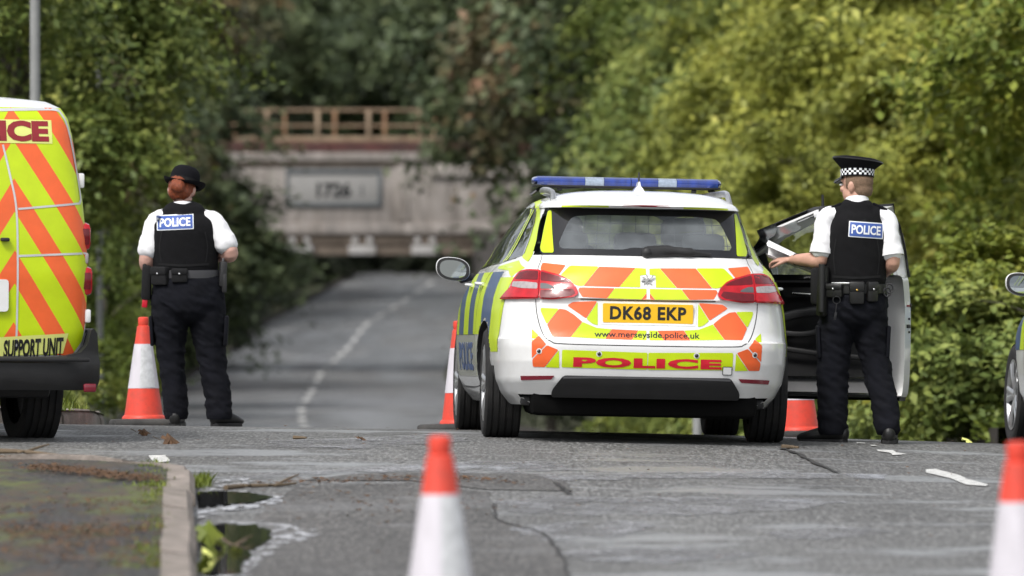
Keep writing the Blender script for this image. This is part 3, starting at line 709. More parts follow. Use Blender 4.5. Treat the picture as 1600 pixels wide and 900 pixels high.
# wood behind the bridge
G1 = 'dark trees of the wood behind the railway bridge'
for i, (u, y, sc) in enumerate([(-160, 236, 1.3), (60, 244, 1.35), (215, 232, 1.15), (345, 246, 1.0), (905, 240, 1.0), (1010, 252, 1.3), (1200, 238, 1.25), (1400, 250, 1.35), (1620, 240, 1.35), (-40, 268, 1.7), (190, 272, 1.7), (330, 282, 1.4), (980, 276, 1.5), (1160, 270, 1.7), (1420, 274, 1.7),
                                 (420, 322, 1.8), (560, 334, 1.9), (690, 326, 1.7), (800, 338, 1.9), (640, 366, 2.4), (470, 370, 2.4), (860, 372, 2.4)]):
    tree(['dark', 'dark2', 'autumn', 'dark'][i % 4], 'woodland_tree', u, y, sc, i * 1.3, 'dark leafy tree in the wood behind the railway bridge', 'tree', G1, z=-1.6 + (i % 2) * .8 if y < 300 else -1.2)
# dark trees standing in front of the bridge
tree('dark2', 'overhanging_tree', 845, 160, .95, .4, 'dark bushy tree hiding the end of the handrail beside the bridge', z=1.4)
tree('autumn', 'overhanging_tree', 1010, 150, 1.05, 1.9, 'dark tree with rusty autumn patches rising behind the police car roof', z=0.3)
tree('dark', 'overhanging_tree', 1130, 138, .95, 3.0, 'tall dark tree standing between the rusty tree and the yellow-green shrubs', z=-1.5)
tree('dark2', 'overhanging_tree', 862, 118, .36, 5.2, 'small dark overhanging tree whose low branch hangs over the dip', z=-2.9)
tree('dark', 'overhanging_tree', 90, 172, .85, 2.4, 'dark tree leaning over the end of the bridge parapet', z=-2.0)
tree('dark2', 'overhanging_tree', 212, 150, .92, 4.4, 'dark bushy tree growing against the bridge face', z=-1.9, sz=.60)
tree('dark2', 'overhanging_tree', 250, 172, .88, 2.9, 'dark tree on the verge hiding the near end of the bridge parapet', z=-3.2, sz=.82)
tree('autumn', 'overhanging_tree', 50, 135, .75, .9, 'browning tree in the shade behind the officer in the bowler hat', z=-2.2)
tree('dark', 'overhanging_tree', -170, 120, .9, 5.0, 'dense dark tree behind the roadside sapling', z=-2.0)
tree('dark2', 'overhanging_tree', 75, 112, .42, 1.0, 'small dark tree shading the kerb behind the officer in the bowler hat', z=-2.9)
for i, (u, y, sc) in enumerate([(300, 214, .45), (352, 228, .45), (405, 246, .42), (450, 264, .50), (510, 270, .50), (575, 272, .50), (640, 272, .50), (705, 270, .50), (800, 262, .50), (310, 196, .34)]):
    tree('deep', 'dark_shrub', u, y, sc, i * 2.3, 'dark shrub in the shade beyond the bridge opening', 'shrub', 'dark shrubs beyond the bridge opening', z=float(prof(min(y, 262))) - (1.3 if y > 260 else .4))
# leafy green trees by the side road
tree('green', 'roadside_tree', 20, 76, .62, .7, 'green leafy tree beside the pale thin post', z=-.3)
tree('green', 'roadside_tree', -120, 66, .62, 3.3, 'green leafy tree rising behind the support van', z=-.4)
tree('fresh', 'roadside_tree', 150, 84, .33, 2.2, 'slim yellowing sapling between the van and the officer in the bowler hat', z=-1.9, sz=1.35)
tree('shrub', 'roadside_shrub', 60, 72, .42, 1.0, 'yellowing low shrub between the van and the cone', 'shrub', z=-1.1)
tree('shrub2', 'roadside_shrub', -20, 64, .55, 2.6, 'green low shrub behind the van bumper', 'shrub', z=-.9)
# yellow-green trees and shrubs down the open side
tree('yellow', 'hedgerow_tree', 1480, 92, .92, .3, 'large yellow-green tree with layered sprays behind the officer in the peaked cap', z=-1.4)
tree('yellow', 'hedgerow_tree', 1330, 112, .95, 2.5, 'yellow-green tree behind the end of the blue light bar', z=-2.0)
tree('yellow2', 'hedgerow_tree', 1700, 84, 1.05, 4.0, 'yellow-green tree above the partly hidden police car', z=-1.0)
tree('yellow2', 'hedgerow_tree', 1285, 80, .52, 1.2, 'smaller yellow-green tree over the open car door', z=-1.6)
tree('fresh', 'hedgerow_tree', 1850, 70, .95, 5.1, 'fresh green tree beyond the partly hidden police car', z=-.8)
tree('green', 'hedgerow_tree', 1480, 118, 1.1, 1.4, 'tall green tree behind the yellow-green hedgerow trees', z=-.5)
tree('green', 'hedgerow_tree', 1150, 128, .9, 4.2, 'green tree between the dark wood and the yellow-green trees', z=-2.4)
for i, (u, y, s) in enumerate([(1300, 66, .72), (1395, 62, .62), (1490, 60, .68), (1585, 58, .75), (1680, 57, .8), (1180, 76, .62), (1090, 84, .6), (1000, 92, .55)]):
    tree(['shrub2', 'shrub'][i % 2], 'verge_shrub', u, y, s, i * 1.7, ['dark green shrub by the open car door', 'green shrub below the door edge', 'broad shrub in the gap beside the open door', 'shrub in front of the partly hidden car wheel', 'shrub hidden behind the second police car', 'shrub in the gap under the open door', 'low shrub under the police car bumper', 'shrub behind the police car beside the dip'][i], 'shrub', 'shrubs along the open verge', z=float(prof(y)) - .15)
# ------------------------------------------------------------------ vehicle bodies as stacked plan outlines
class Shell:
    """car body: for every height z a closed plan outline; x right, y forward from the rear, z up"""
    def __init__(s, tab, nr=3.4, Lr=.75, nf=2.6, Lf=1.0, tl=1.5, ft=.10):
        s.t = np.array(tab, float); s.nr, s.Lr, s.nf, s.Lf, s.tl, s.ft = nr, Lr, nf, Lf, tl, ft; s.c = {}
    def row(s, z): return [float(np.interp(z, s.t[:, 0], s.t[:, k])) for k in range(1, s.t.shape[1])]
    def outline(s, z, NR=44, NS=80, NF=22):
        key = (round(z, 4), NR, NS, NF)
        if key in s.c: return s.c[key]
        yr, w_, yf, Tr, nr, Lr = s.row(z)
        Lr = min(Lr, (yf - yr) * .45); Lf = min(s.Lf, (yf - yr) * .45)
        ph = np.linspace(0, math.pi / 2, NR + 1)
        ph = ph * .72 + .28 * (math.pi / 2) * (ph / (math.pi / 2)) ** .6
        xr = w_ * np.sin(ph) ** (2 / nr); yr_ = yr + Lr * (1 - np.maximum(np.cos(ph), 0) ** (2 / nr)); yr_[-1] = yr + Lr
        sy = np.linspace(yr + Lr, yf - Lf, NS + 1)[1:]; sx = np.full_like(sy, w_)
        pf = np.linspace(math.pi / 2, 0, NF + 1)[1:]
        xf = w_ * np.sin(pf) ** (2 / s.nf); yf_ = yf - Lf * (1 - np.cos(pf) ** (2 / s.nf))
        x = np.concatenate([xr, sx, xf]); y = np.concatenate([yr_, sy, yf_])
        T = Tr + (1 - Tr) * sm((y - yr) / s.tl) ; T = T * (1 - s.ft * sm((y - (yf - 1.3)) / 1.3))
        x = x * T
        d = np.concatenate([[0], np.cumsum(np.hypot(np.diff(x), np.diff(y)))])
        tx = np.gradient(x); ty = np.gradient(y); l = np.hypot(tx, ty) + 1e-9
        s.c[key] = (x, y, d, ty / l, -tx / l); return s.c[key]
    def at_s(s, a, z, off=0.0):
        """a: signed distance round the body from the rear centre (right positive)"""
        x, y, d, nx, ny = s.outline(z); q = abs(a); sg = 1 if a >= 0 else -1
        px, py = np.interp(q, d, x), np.interp(q, d, y); n0, n1 = np.interp(q, d, nx), np.interp(q, d, ny)
        return Vector((sg * (px + n0 * off), py + n1 * off, z))
    def at_y(s, y0, z, side=1, off=0.0):
        x, y, d, nx, ny = s.outline(z)
        px = np.interp(y0, y, x); n0, n1 = np.interp(y0, y, nx), np.interp(y0, y, ny)
        return Vector((side * (px + n0 * off), y0 + n1 * off, z))
    def mesh(s, zs, drop=None, arches=(), cap=True, cell=.03):
        V = []; rows = []
        for z in zs:
            x, y, d, nx, ny = s.outline(z); n = len(x)
            loop = [(x[i], y[i], z) for i in range(n)] + [(-x[i], y[i], z) for i in range(n - 2, 0, -1)]
            rows.append(len(V)); V += loop; m = len(loop)
        V = [list(map(float, v)) for v in V]; half = n
        for (ya, za, ra) in arches:                       # pull nearby vertices onto the arch circle
            for v in V:
                if abs(v[0]) < .35 or v[2] > 1.1: continue
                dy, dz = v[1] - ya, v[2] - za; r = math.hypot(dy, dz)
                if abs(r - ra) < cell * .62 and r > 1e-6:
                    sg = 1 if v[0] > 0 else -1; y2, z2 = ya + dy / r * ra, za + dz / r * ra
                    if z2 < zs[0]: z2 = zs[0]
                    p = s.at_y(y2, z2, sg); v[:] = [p.x, y2, z2]
        F = []
        for j in range(len(zs) - 1):
            for i in range(m):
                q = (rows[j] + i, rows[j] + (i + 1) % m, rows[j + 1] + (i + 1) % m, rows[j + 1] + i)
                c = [sum(V[k][a] for k in q) / 4 for a in range(3)]
                if any(math.hypot(c[1] - ya, c[2] - za) < ra - 1e-4 and abs(c[0]) > .35 for ya, za, ra in arches): continue
                if drop and drop(*c): continue
                F.append(q)
        if cap: F.append(tuple(rows[-1] + i for i in range(m)))
        return V, F
def inside(poly, a, b):
    k = False; j = len(poly) - 1
    for i in range(len(poly)):
        (x1, y1), (x2, y2) = poly[i], poly[j]
        if (y1 > b) != (y2 > b) and a < (x2 - x1) * (b - y1) / (y2 - y1) + x1: k = not k
        j = i
    return k
def shrink(poly, d):
    c = Vector((sum(p[0] for p in poly) / len(poly), sum(p[1] for p in poly) / len(poly))); out = []
    for p in poly:
        v = Vector(p) - c; out.append(tuple(c + v * max(0, 1 - d / max(v.length, 1e-3))))
    return out
class Deco:
    """films, glass, lamps and lettering laid on a shell"""
    def __init__(s, shell, root): s.s = shell; s.r = root
    def rear(s, off): return lambda a, b, o: s.s.at_s(a, b, off + o)
    def side(s, sg, off): return lambda a, b, o: s.s.at_y(a, b, sg, off + o)
    def film(s, name, poly, mt, fn, parent=None, step=.03, clips=(), thick=0.0, flip=None):
        bm = poly_bm(poly, step, clips)
        if not len(bm.faces): bm.free(); return None
        return obj_bm(name, map_bm(bm, fn, thick, flip), mt, parent or s.r)
    def text(s, body, mt, fn, a, b, width, height, bold=.0, parent=None, mirror=False, name='lettering', flip=None, spacing=1.0):
        bm = text_bm(body, width, height, bold, .03, spacing)
        if mirror:
            for v in bm.verts: v.co.x = -v.co.x
        shift_bm(bm, a, b); return obj_bm(name, map_bm(bm, fn, 0, flip), mt, parent or s.r, smooth=False)
    def line(s, name, pts, width, mt, fn, parent=None, closed=False, per=6):
        P = [Vector(p) for p in (catmull(pts, per) if not closed else catmull(list(pts) + [pts[0]], per))]; v = []; f = []
        for i, p in enumerate(P):
            tn = (P[min(i + 1, len(P) - 1)] - P[max(i - 1, 0)]).normalized(); n = Vector((-tn.y, tn.x)) * width / 2
            v += [fn(*(p - n), 0), fn(*(p + n), 0)]
        f = [(2 * i, 2 * i + 2, 2 * i + 3, 2 * i + 1) for i in range(len(P) - 1)]
        return obj(name, v, f, mt, parent or s.r)
    def ring(s, name, outer, inner, mt, fn, parent=None, step=.03, flip=None):
        n = 96
        def resample(p):
            p = [Vector(q) for q in p]; p.append(p[0]); d = [0]
            for a, b in zip(p[:-1], p[1:]): d.append(d[-1] + (b - a).length)
            q = np.linspace(0, d[-1], n, endpoint=False); return list(zip(np.interp(q, d, [k.x for k in p]), np.interp(q, d, [k.y for k in p])))
        A, B = resample(outer), resample(inner); v = []; f = []; K = 4
        for i in range(n):
            for k in range(K + 1):
                t = k / K; v.append(fn(A[i][0] * (1 - t) + B[i][0] * t, A[i][1] * (1 - t) + B[i][1] * t, 0))
        for i in range(n):
            for k in range(K): f.append((i * (K + 1) + k, ((i + 1) % n) * (K + 1) + k, ((i + 1) % n) * (K + 1) + k + 1, i * (K + 1) + k + 1))
        return obj(name, v, f, mt, parent or s.r)
def make_wheel(parent, loc, r, w_, sg, spokes=5, mats=('tyre', 'alloy')):
    wh = empty('wheel', loc, parent=parent); h = w_ / 2; rr = r * .70
    prof_ = [(rr * .97, -h * .86), (r * .84, -h), (r * .94, -h * .96), (r * .985, -h * .82)]
    for k in range(5):
        a = -h * .74 + k * h * .37; prof_ += [(r, a - h * .13), (r, a + h * .11), (r * .975, a + h * .13), (r * .975, a + h * .22)]
    prof_ += [(r * .985, h * .82), (r * .94, h * .96), (r * .84, h), (rr * .97, h * .86)]
    MB().lathe(prof_, axis='X', n=56).build('tyre', mats[0], wh)
    mb = MB(); e = sg * h
    mb.lathe([(rr * .97, e * .86), (rr * 1.0, e * .93), (rr * .95, e * .94), (rr * .90, e * .80), (rr * .88, -e * .3), (rr * .80, -e * .3), (.02, -e * .2)], axis='X', n=48)
    mb.lathe([(.0005, e * .80), (r * .13, e * .79), (r * .17, e * .70), (r * .17, -e * .2)], axis='X', n=24)
    for k in range(spokes):
        for da in (-.16, .16):
            a = 2 * math.pi * k / spokes + da; a2 = 2 * math.pi * k / spokes + da * .45
            p0 = Vector((e * .72, math.cos(a2) * r * .12, math.sin(a2) * r * .12)); p1 = Vector((e * .84, math.cos(a) * rr * .55, math.sin(a) * rr * .55)); p2 = Vector((e * .86, math.cos(a) * rr * .95, math.sin(a) * rr * .95))
            mb.tube([p0, p1, p2], [(.012, .026), (.012, .022), (.012, .024)], 8, True, (1, 0, 0))
    mb.build('rim', mats[1], wh)
    MB().lathe([(.0005, -.012), (rr * .78, -.012), (rr * .78, .012), (.0005, .012)], axis='X', n=36).build('brake_disc', 'dark_metal', wh)
    return wh
def prism(poly, y0, y1, fn=lambda a, y, b: (a, y, b)):
    n = len(poly); v = [fn(a, y0, b) for a, b in poly] + [fn(a, y1, b) for a, b in poly]
    f = [tuple(range(n)), tuple(range(2 * n - 1, n - 1, -1))] + [(i, i + n, (i + 1) % n + n, (i + 1) % n) for i in range(n)]
    return v, f

# ------------------------------------------------------------------ police estate car
#        z     rear   half   front  rear  corner corner
#              y      width  y      taper power  length
CAR = [(.20,  .16,  .80,  4.38,  .90, 3.6, .60), (.26,  .10,  .85,  4.48,  .905, 3.8, .62), (.34,  .045, .885, 4.54,  .91, 4.0, .66), (.45,  .012, .898, 4.58,  .915, 4.2, .70), (.54,  .0,  .902, 4.585, .915, 4.2, .70),
       (.575, .004, .902, 4.57,  .915, 4.2, .70), (.585, .022, .902, 4.56,  .915, 4.0, .70), (.62,  .034, .902, 4.55,  .912, 3.9, .70), (.74,  .055, .897, 4.44,  .905, 3.8, .70), (.80,  .062, .890, 4.30,  .90, 3.8, .70),
       (.815, .050, .888, 4.25,  .90, 3.8, .70), (.88,  .072, .872, 4.00,  .895, 3.7, .70), (.95,  .105, .848, 3.66,  .888, 3.5, .70), (.99,  .128, .828, 3.46,  .875, 3.3, .70), (1.03, .155, .80,  3.34,  .85, 3.3, .70),
       (1.06, .185, .782, 3.25,  .84, 3.4, .66), (1.14, .262, .745, 3.05,  .84, 3.8, .60), (1.22, .335, .708, 2.82,  .85, 4.2, .55), (1.30, .405, .668, 2.55,  .86, 4.6, .50), (1.335, .432, .648, 2.42,  .87, 4.8, .48),
       (1.3365, .31, .647, 2.41,  .87, 4.0, .52), (1.35, .295, .638, 2.36,  .87, 3.8, .55), (1.362, .31, .628, 2.32,  .87, 3.8, .55), (1.385, .37, .602, 2.22,  .87, 3.6, .55), (1.41, .47, .555, 2.08,  .88, 3.2, .55),
       (1.43, .60, .485, 1.96,  .89, 3.0, .5), (1.443, .75, .40,  1.86,  .9, 2.8, .45), (1.452, .92, .29,  1.76,  .9, 2.6, .35), (1.457, 1.10, .16,  1.62,  .9, 2.4, .2)]
CARZ = sorted(set([round(z, 4) for z in list(np.arange(.20, 1.34, .02)) + [r[0] for r in CAR] + [1.3363, 1.342, 1.356, 1.37, 1.40, 1.42, 1.437, 1.448, 1.455]]))
RAX, FAX, WR = .99, 3.72, .318
S8 = 948.6
def c8(x, y): return ((x - 707) / S8, 1.108 - y / S8)          # zoomed photo coordinates of the tailgate -> (across, height)
def P8(*pts): return [c8(*p) for p in pts]
def make_car():
    root = empty('police_car'); sh = Shell(CAR); D = Deco(sh, root)
    rearwin = [(-.650, 1.062), (.650, 1.062), (.668, 1.095), (.595, 1.322), (.580, 1.334), (-.580, 1.334), (-.595, 1.322), (-.668, 1.095)]
    rearwin = round_poly(rearwin, .03, 3)
    clear = round_poly([(-.50, 1.098), (-.12, 1.098), (-.09, 1.110), (.50, 1.104), (.512, 1.125), (.425, 1.285), (.30, 1.296), (-.30, 1.296), (-.425, 1.285), (-.512, 1.125)], .035, 3)
    sidewin = [(.62, 1.06), (1.15, 1.015), (2.0, .995), (3.02, .985), (3.14, 1.0), (2.72, 1.215), (2.36, 1.345), (2.0, 1.368), (1.4, 1.365), (.98, 1.335), (.74, 1.24)]
    door = [(2.02, .30), (3.02, .30), (3.10, .62), (3.06, .99), (2.70, 1.24), (2.36, 1.37), (2.02, 1.385)]
    def drop(x, y, z):
        if y < .30 and z < .262: return True
        if y < .62 and inside(shrink(rearwin, .02), *(x, z)) and 1.05 < z < 1.335: return True
        if abs(x) > .5 and inside(shrink(sidewin, .02), y, z): return True
        if x > .5 and inside(door, y, z): return True
        if 1.02 < z < 1.355 and y > 2.25 and abs(x) < .52 + (1.36 - z) * .45: return True
        return False
    V, F = sh.mesh(CARZ, drop, [(RAX, WR, .362), (FAX, WR, .362)], cell=.03)
    obj('body', V, F, 'car_white', root, True, 28)
    # arch liners and lips
    for yc in (RAX, FAX):
        for sg in (-1, 1):
            mb = MB(); v = []; f = []; n = 24
            for k in range(n + 1):
                a = -.35 + (math.pi + .7) * k / n
                for xx in (.0, .28):
                    y_, z_ = yc + .362 * math.cos(a), max(.19, WR + .362 * math.sin(a)); p = sh.at_y(y_, max(.2, z_), sg, .002); v.append((p.x - sg * xx, y_, z_))
            f = [(2 * k, 2 * k + 2, 2 * k + 3, 2 * k + 1) for k in range(n)]
            mb.add(v, f).build('arch_liner', 'plastic_black', root)
    for yc, tr in ((RAX, .772), (FAX, .775)):
        for sg in (-1, 1): make_wheel(root, (sg * tr, yc, WR), WR, .215, sg)
    # underside
    MB().box((0, .55, .225), (1.30, .75, .17), None, .05).build('rear_valance', 'deep_black', root)
    MB().box((0, 2.25, .225), (1.40, 3.9, .06), None, .02).box((0, RAX, .25), (1.35, .10, .09), None, .02).box((.0, .55, .24), (.62, .5, .12), None, .03).build('underbody', 'plastic_black', root)
    # rear window with black border, clear middle and film strips
    D.ring('window_border', rearwin, clear, 'gloss_black', D.rear(.004))
    D.film('rear_window', shrink(clear, -.004), 'glass_rear', D.rear(.0035), step=.06)
    for sg in (-1, 1):
        p = round_poly([(.545, 1.074), (.638, 1.074), (.660, 1.10), (.590, 1.318), (.553, 1.322)], .014, 3); p = p if sg > 0 else mirror_poly(p)
        D.film('reflective_strip', p, 'lime', D.rear(.006))
        p = [(.215, 1.3385), (.50, 1.3375), (.50, 1.3462), (.215, 1.3472)]; p = p if sg > 0 else mirror_poly(p)
        D.film('spoiler_strip', p, 'lime', D.rear(.003), step=.05)
    D.film('brake_light', [(-.14, 1.345), (.14, 1.345), (.13, 1.356), (-.13, 1.356)], 'lamp_dark_red', D.rear(.003))
    # wiper
    mb = MB()
    pts = [sh.at_s(.0, 1.085, .03), sh.at_s(.12, 1.092, .04), sh.at_s(.25, 1.086, .035), sh.at_s(.365, 1.076, .02)]
    mb.tube(catmull(pts, 4), [(.034, .020)] * 5 + [(.026, .014)] * 4 + [(.011, .008)] * 4, 8, True, (0, 0, 1)).ellipsoid(sh.at_s(.0, 1.082, .022), (.036, .034, .034))
    mb.build('wiper', 'plastic_black', root)
    # tailgate seam
    seam = [(-.640, 1.09), (-.655, .97), (-.650, .80), (-.635, .70), (-.60, .605), (-.555, .565), (-.47, .551), (0, .548), (.47, .551), (.555, .565), (.60, .605), (.635, .70), (.650, .80), (.655, .97), (.640, 1.09)]
    D.line('tailgate_seam', seam, .0055, 'seam_grey', D.rear(.0012))
    D.line('handle_seam', [(-.385, .808), (-.2, .806), (.2, .806), (.385, .808)], .006, 'seam_grey', D.rear(.012))
    # chevron films (one half drawn, the other mirrored)
    FILM = [
     ('orange', P8((108, 88), (262, 100), (222, 155), (104, 128)), .012),
     ('lime', P8((285, 102), (443, 105), (357, 213), (322, 212), (230, 157)), .012), ('orange', P8((445, 106), (640, 109), (550, 214), (359, 213)), .0), ('lime', P8((642, 109), (698, 112), (698, 145), (665, 150), (665, 214), (552, 214)), .0),
     ('orange', P8((335, 221), (525, 222), (483, 277), (350, 272), (328, 236)), .006), ('lime', P8((527, 222), (698, 222), (698, 244), (670, 280), (485, 277)), .0), ('orange', P8((698, 246), (698, 281), (672, 280)), .0),
     ('orange', P8((300, 300), (432, 294), (372, 388), (270, 320)), .010), ('lime', P8((434, 297), (436, 425), (405, 415), (374, 390)), .008),
     ('lime', P8((122, 335), (225, 338), (158, 424), (122, 352)), .012), ('orange', P8((227, 338), (262, 343), (305, 368), (352, 407), (289, 490), (190, 490), (160, 426)), .006),
     ('lime', P8((354, 408), (430, 438), (510, 444), (476, 497), (291, 490)), .0), ('orange', P8((512, 444), (655, 448), (620, 499), (478, 497)), .0), ('lime', P8((657, 448), (699, 448), (699, 500), (622, 499)), .0),
     ('lime', P8((72, 450), (113, 483), (72, 517)), .008), ('orange', P8((115, 485), (155, 532), (75, 608), (72, 519)), .006), ('orange', P8((160, 537), (222, 561), (150, 656), (82, 655), (78, 614)), .008), ('lime', P8((226, 563), (230, 658), (154, 656)), .004),
     ('lime', P8((243, 560), (705, 568), (705, 660), (243, 655)), .008)]
    for sg in (-1, 1):
        for mt, p, rd in FILM:
            p = [(-abs(a), b) for a, b in p]
            if rd: p = round_poly(p, rd, 3)
            if sg > 0: p = mirror_poly(p)
            D.film('chevron_film', p, mt, D.rear(.0025), step=.025)
    # number plate
    a0, b1 = c8(458, 304); a1, b0 = c8(948, 408); pc = ((b0 + b1) / 2); hw = .258
    v, f = prism(round_poly([(-hw, b0), (hw, b0), (hw, b1), (-hw, b1)], .008, 2), sh.at_s(0, pc).y - .012, sh.at_s(0, pc).y + .03); py = sh.at_s(0, pc).y - .0135
    pl = obj('number_plate', v, f, 'plate_yellow', root, False)
    obj_bm('lettering', map_bm(shift_bm(text_bm('DK68 EKP', .436, .079, .034, None, 1.1), 0, pc + .002), lambda a, b, o: (a, py, b), flip=(0, -1, 0)), 'black_ink', pl, False)
    D.film('plate_recess', round_poly([(-hw - .018, b0 - .012), (hw + .018, b0 - .012), (hw + .018, b1 + .012), (-hw - .018, b1 + .012)], .012, 2), 'car_white', D.rear(.002))
    D.text('www.merseyside.police.uk', 'black_ink', D.rear(.0045), c8(703, 476)[0], c8(703, 476)[1], .602, .046, .012, flip=(0, -1, 0))
    D.text('POLICE', 'sign_red', D.rear(.0045), 0, c8(707, 625)[1], .848, .057, .055, flip=(0, -1, 0), spacing=1.1)
    # lion badge
    bb = c8(707, 180); yb = sh.at_s(0, bb[1]).y - .012
    def S(*pts): return [(bb[0] + a / 1000, bb[1] + b / 1000) for a, b in pts]
    mb = MB()
    for poly in (S((-38, 4), (-12, 8), (-2, 18), (8, 14), (2, 2), (-6, -6), (-16, -22), (-22, -38), (-34, -38), (-30, -34), (-22, -14), (-14, -2), (-38, -2)), S((-36, 22), (-18, 12), (-12, 16), (-30, 26)), S((-14, 34), (-6, 20), (0, 26), (-8, 38)), S((4, 12), (18, 20), (34, 36), (26, 34), (30, 26), (14, 10), (22, 4), (10, 2)),
                 S((-4, -6), (6, -2), (22, -16), (38, -38), (16, -38), (24, -34), (12, -18), (2, -12), (-2, -38), (-12, -38), (-8, -22))):
        v, f = prism(poly, yb, yb + .012); mb.add(v, f)
    mb.build('badge', 'chrome', root, False)
    # tail lamps wrapping the corners
    for sg in (-1, 1):
        inner = [(.622, .975), (.50, .945), (.455, .925), (.412, .885), (.395, .840), (.42, .820), (.54, .803), (.622, .806)]
        outer = [(.628, .806), (.628, .975), (.72, .978), (.80, .968), (.86, .915), (.87, .872), (.93, .845), (1.02, .802)]
        for nm, p, th in (('tail_lamp', inner, .016), ('tail_lamp', outer, .014)):
            p = round_poly(p, .016, 3); p = p if sg > 0 else mirror_poly(p)
            lamp = D.film(nm, p, 'lamp_red', D.rear(.002), step=.025, thick=th)
            if p in (round_poly(inner, .016, 3), mirror_poly(round_poly(inner, .016, 3))):
                q = [(.615, .898), (.575, .895), (.535, .878), (.527, .866), (.615, .864)]; q2 = [(.615, .858), (.52, .860), (.43, .868), (.412, .842), (.44, .826), (.54, .812), (.615, .813)]
                q3 = [(.615, .965), (.505, .937), (.46, .918), (.44, .902), (.53, .905), (.615, .912)]
            else:
                q = [(.634, .898), (.72, .905), (.845, .905), (.852, .878), (.74, .866), (.634, .864)]; q2 = [(.634, .858), (.74, .860), (.87, .858), (.97, .812), (.634, .814)]
                q3 = [(.634, .967), (.72, .969), (.79, .960), (.83, .92), (.634, .915)]
            for qq, mt in ((q, 'lamp_clear' if th == .014 else 'plastic_grey'), (q2, 'lamp_dark_red' if nm and th == .016 else 'lamp_red'), (q3, 'lamp_dark_red')):
                qq = round_poly(qq, .008, 2); qq = qq if sg > 0 else mirror_poly(qq)
                if qq is not None: D.film('lamp_lens', qq, mt, D.rear(.0035 + th), parent=lamp, step=.03)
    # bumper: reflectors, sensors, towing cap, black lower panel
    for sg in (-1, 1):
        p = round_poly(P8((5, 706), (207, 701), (190, 722), (10, 729)), .004, 2); p = [(-abs(a), b) for a, b in p]; p = p if sg < 0 else mirror_poly(p)
        D.film('reflector', p, 'reflector_red', D.rear(.002), thick=.005)
        for (a, b) in (c8(117, 570), c8(443, 579)):
            p = sh.at_s(sg * abs(a), b, .006); MB().ellipsoid(p, (.011, .006, .011), None, 12, 8).build('parking_sensor', 'gloss_black', root)
            D.film('sensor_surround', [(sg * abs(a) + .017 * math.cos(k * .5236), b + .017 * math.sin(k * .5236)) for k in range(12)], 'car_white', D.rear(.0035))
    a, b = c8(1142, 659); D.line('tow_cap_seam', [(a - .026, b - .022), (a - .027, b + .02), (a - .024, b + .023), (a + .024, b + .023), (a + .027, b + .02), (a + .026, b - .022), (a - .026, b - .022)], .004, 'seam_grey', D.rear(.0045), per=1)
    D.film('tow_cap', [(a - .024, b - .021), (a + .024, b - .021), (a + .024, b + .021), (a - .024, b + .021)], 'car_white', D.rear(.004))
    df = round_poly([(-.475, .372), (.475, .372), (.535, .285), (.535, .245), (-.535, .245), (-.535, .285)], .02, 3)
    D.film('diffuser', df, 'plastic_black', D.rear(.004), thick=.02, step=.03)
    D.line('diffuser_lip', [(-.475, .360), (-.3, .364), (0, .366), (.3, .364), (.475, .360)], .012, 'plastic_grey', D.rear(.0255))
    # sides: windows, livery, handles, seams
    for sg in (-1, 1):
        fl = (sg, 0, 0)
        for (y0, y1) in ((.62, .98), (1.02, 1.98), (2.04, 3.14)):
            if sg > 0 and y0 > 2: continue
            cl = [((y0, 1), (1, 0)), ((y1, 1), (-1, 0))]
            D.film('side_window', shrink(sidewin, .015), 'glass_side', D.side(sg, .001), step=.08, clips=cl)
            st = shrink(sidewin, .008)
        frame = D.ring('window_surround', sidewin, shrink(sidewin, .035), 'gloss_black', D.side(sg, .003))
        for y0, y1 in ((.97, 1.04), (1.965, 2.05)):
            D.film('pillar', shrink(sidewin, .01), 'gloss_black', D.side(sg, .0035), clips=[((y0, 1), (1, 0)), ((y1, 1), (-1, 0))])
        for y0, y1 in ((.985, 1.015), (1.05, 1.075), (1.93, 1.955), (2.06, 2.085)):
            if sg > 0 and y0 > 2: continue
            D.film('pillar_film', shrink(sidewin, .015), 'lime', D.side(sg, .006), clips=[((y0, 1), (1, 0)), ((y1, 1), (-1, 0))])
        D.line('window_trim', [(.62, 1.068), (.75, 1.245), (.99, 1.345), (1.4, 1.374), (2.0, 1.377)], .018, 'chrome', D.side(sg, .006))
        # lime edge film over the rear pillar and quarter
        D.film('edge_film', [(.44, 1.02), (.62, 1.05), (.735, 1.25), (.97, 1.35), (1.4, 1.382), (2.0, 1.39), (2.0, 1.402), (1.3, 1.40), (.88, 1.375), (.62, 1.27), (.52, 1.15)], 'lime', D.side(sg, .002))
        D.film('edge_film', [(.38, .985), (.62, 1.03), (1.06, 1.0), (1.06, .985), (.62, .97), (.45, .93)], 'lime', D.side(sg, .002))
        bands = [(.40, .74, 'lime'), (.74, 1.14, 'livery_blue'), (1.14, 1.62, 'lime'), (1.62, 2.10, 'livery_blue'), (2.10, 2.58, 'lime'), (2.58, 3.06, 'livery_blue'), (3.06, 3.28, 'lime'), (3.28, 4.0, 'livery_blue')]
        for y0, y1, mt in bands:
            if sg > 0 and 2.05 < y0 < 3.05: continue
            b0, b1 = .60, .965
            if mt == 'lime' and y0 < .5: b0, b1 = .50, .93
            pg = [(y0, b0), (y1, b0), (y1, b1 - .02 * (y1 > 3.3) * 2), (y0, b1)]
            bm = poly_bm(pg, .025)
            bad = [f_ for f_ in bm.faces if any(math.hypot(f_.calc_center_median().x - ya, f_.calc_center_median().y - WR) < .372 for ya in (RAX, FAX))]
            bmesh.ops.delete(bm, geom=bad, context='FACES')
            if len(bm.faces): obj_bm('livery_panel', map_bm(bm, D.side(sg, .0025), 0, fl), mt, root)
        D.text('POLICE', 'text_blue', D.side(sg, .003), 2.35 if sg < 0 else 1.75, .47, 1.35 if sg < 0 else .9, .17, .03, mirror=sg < 0, flip=fl)
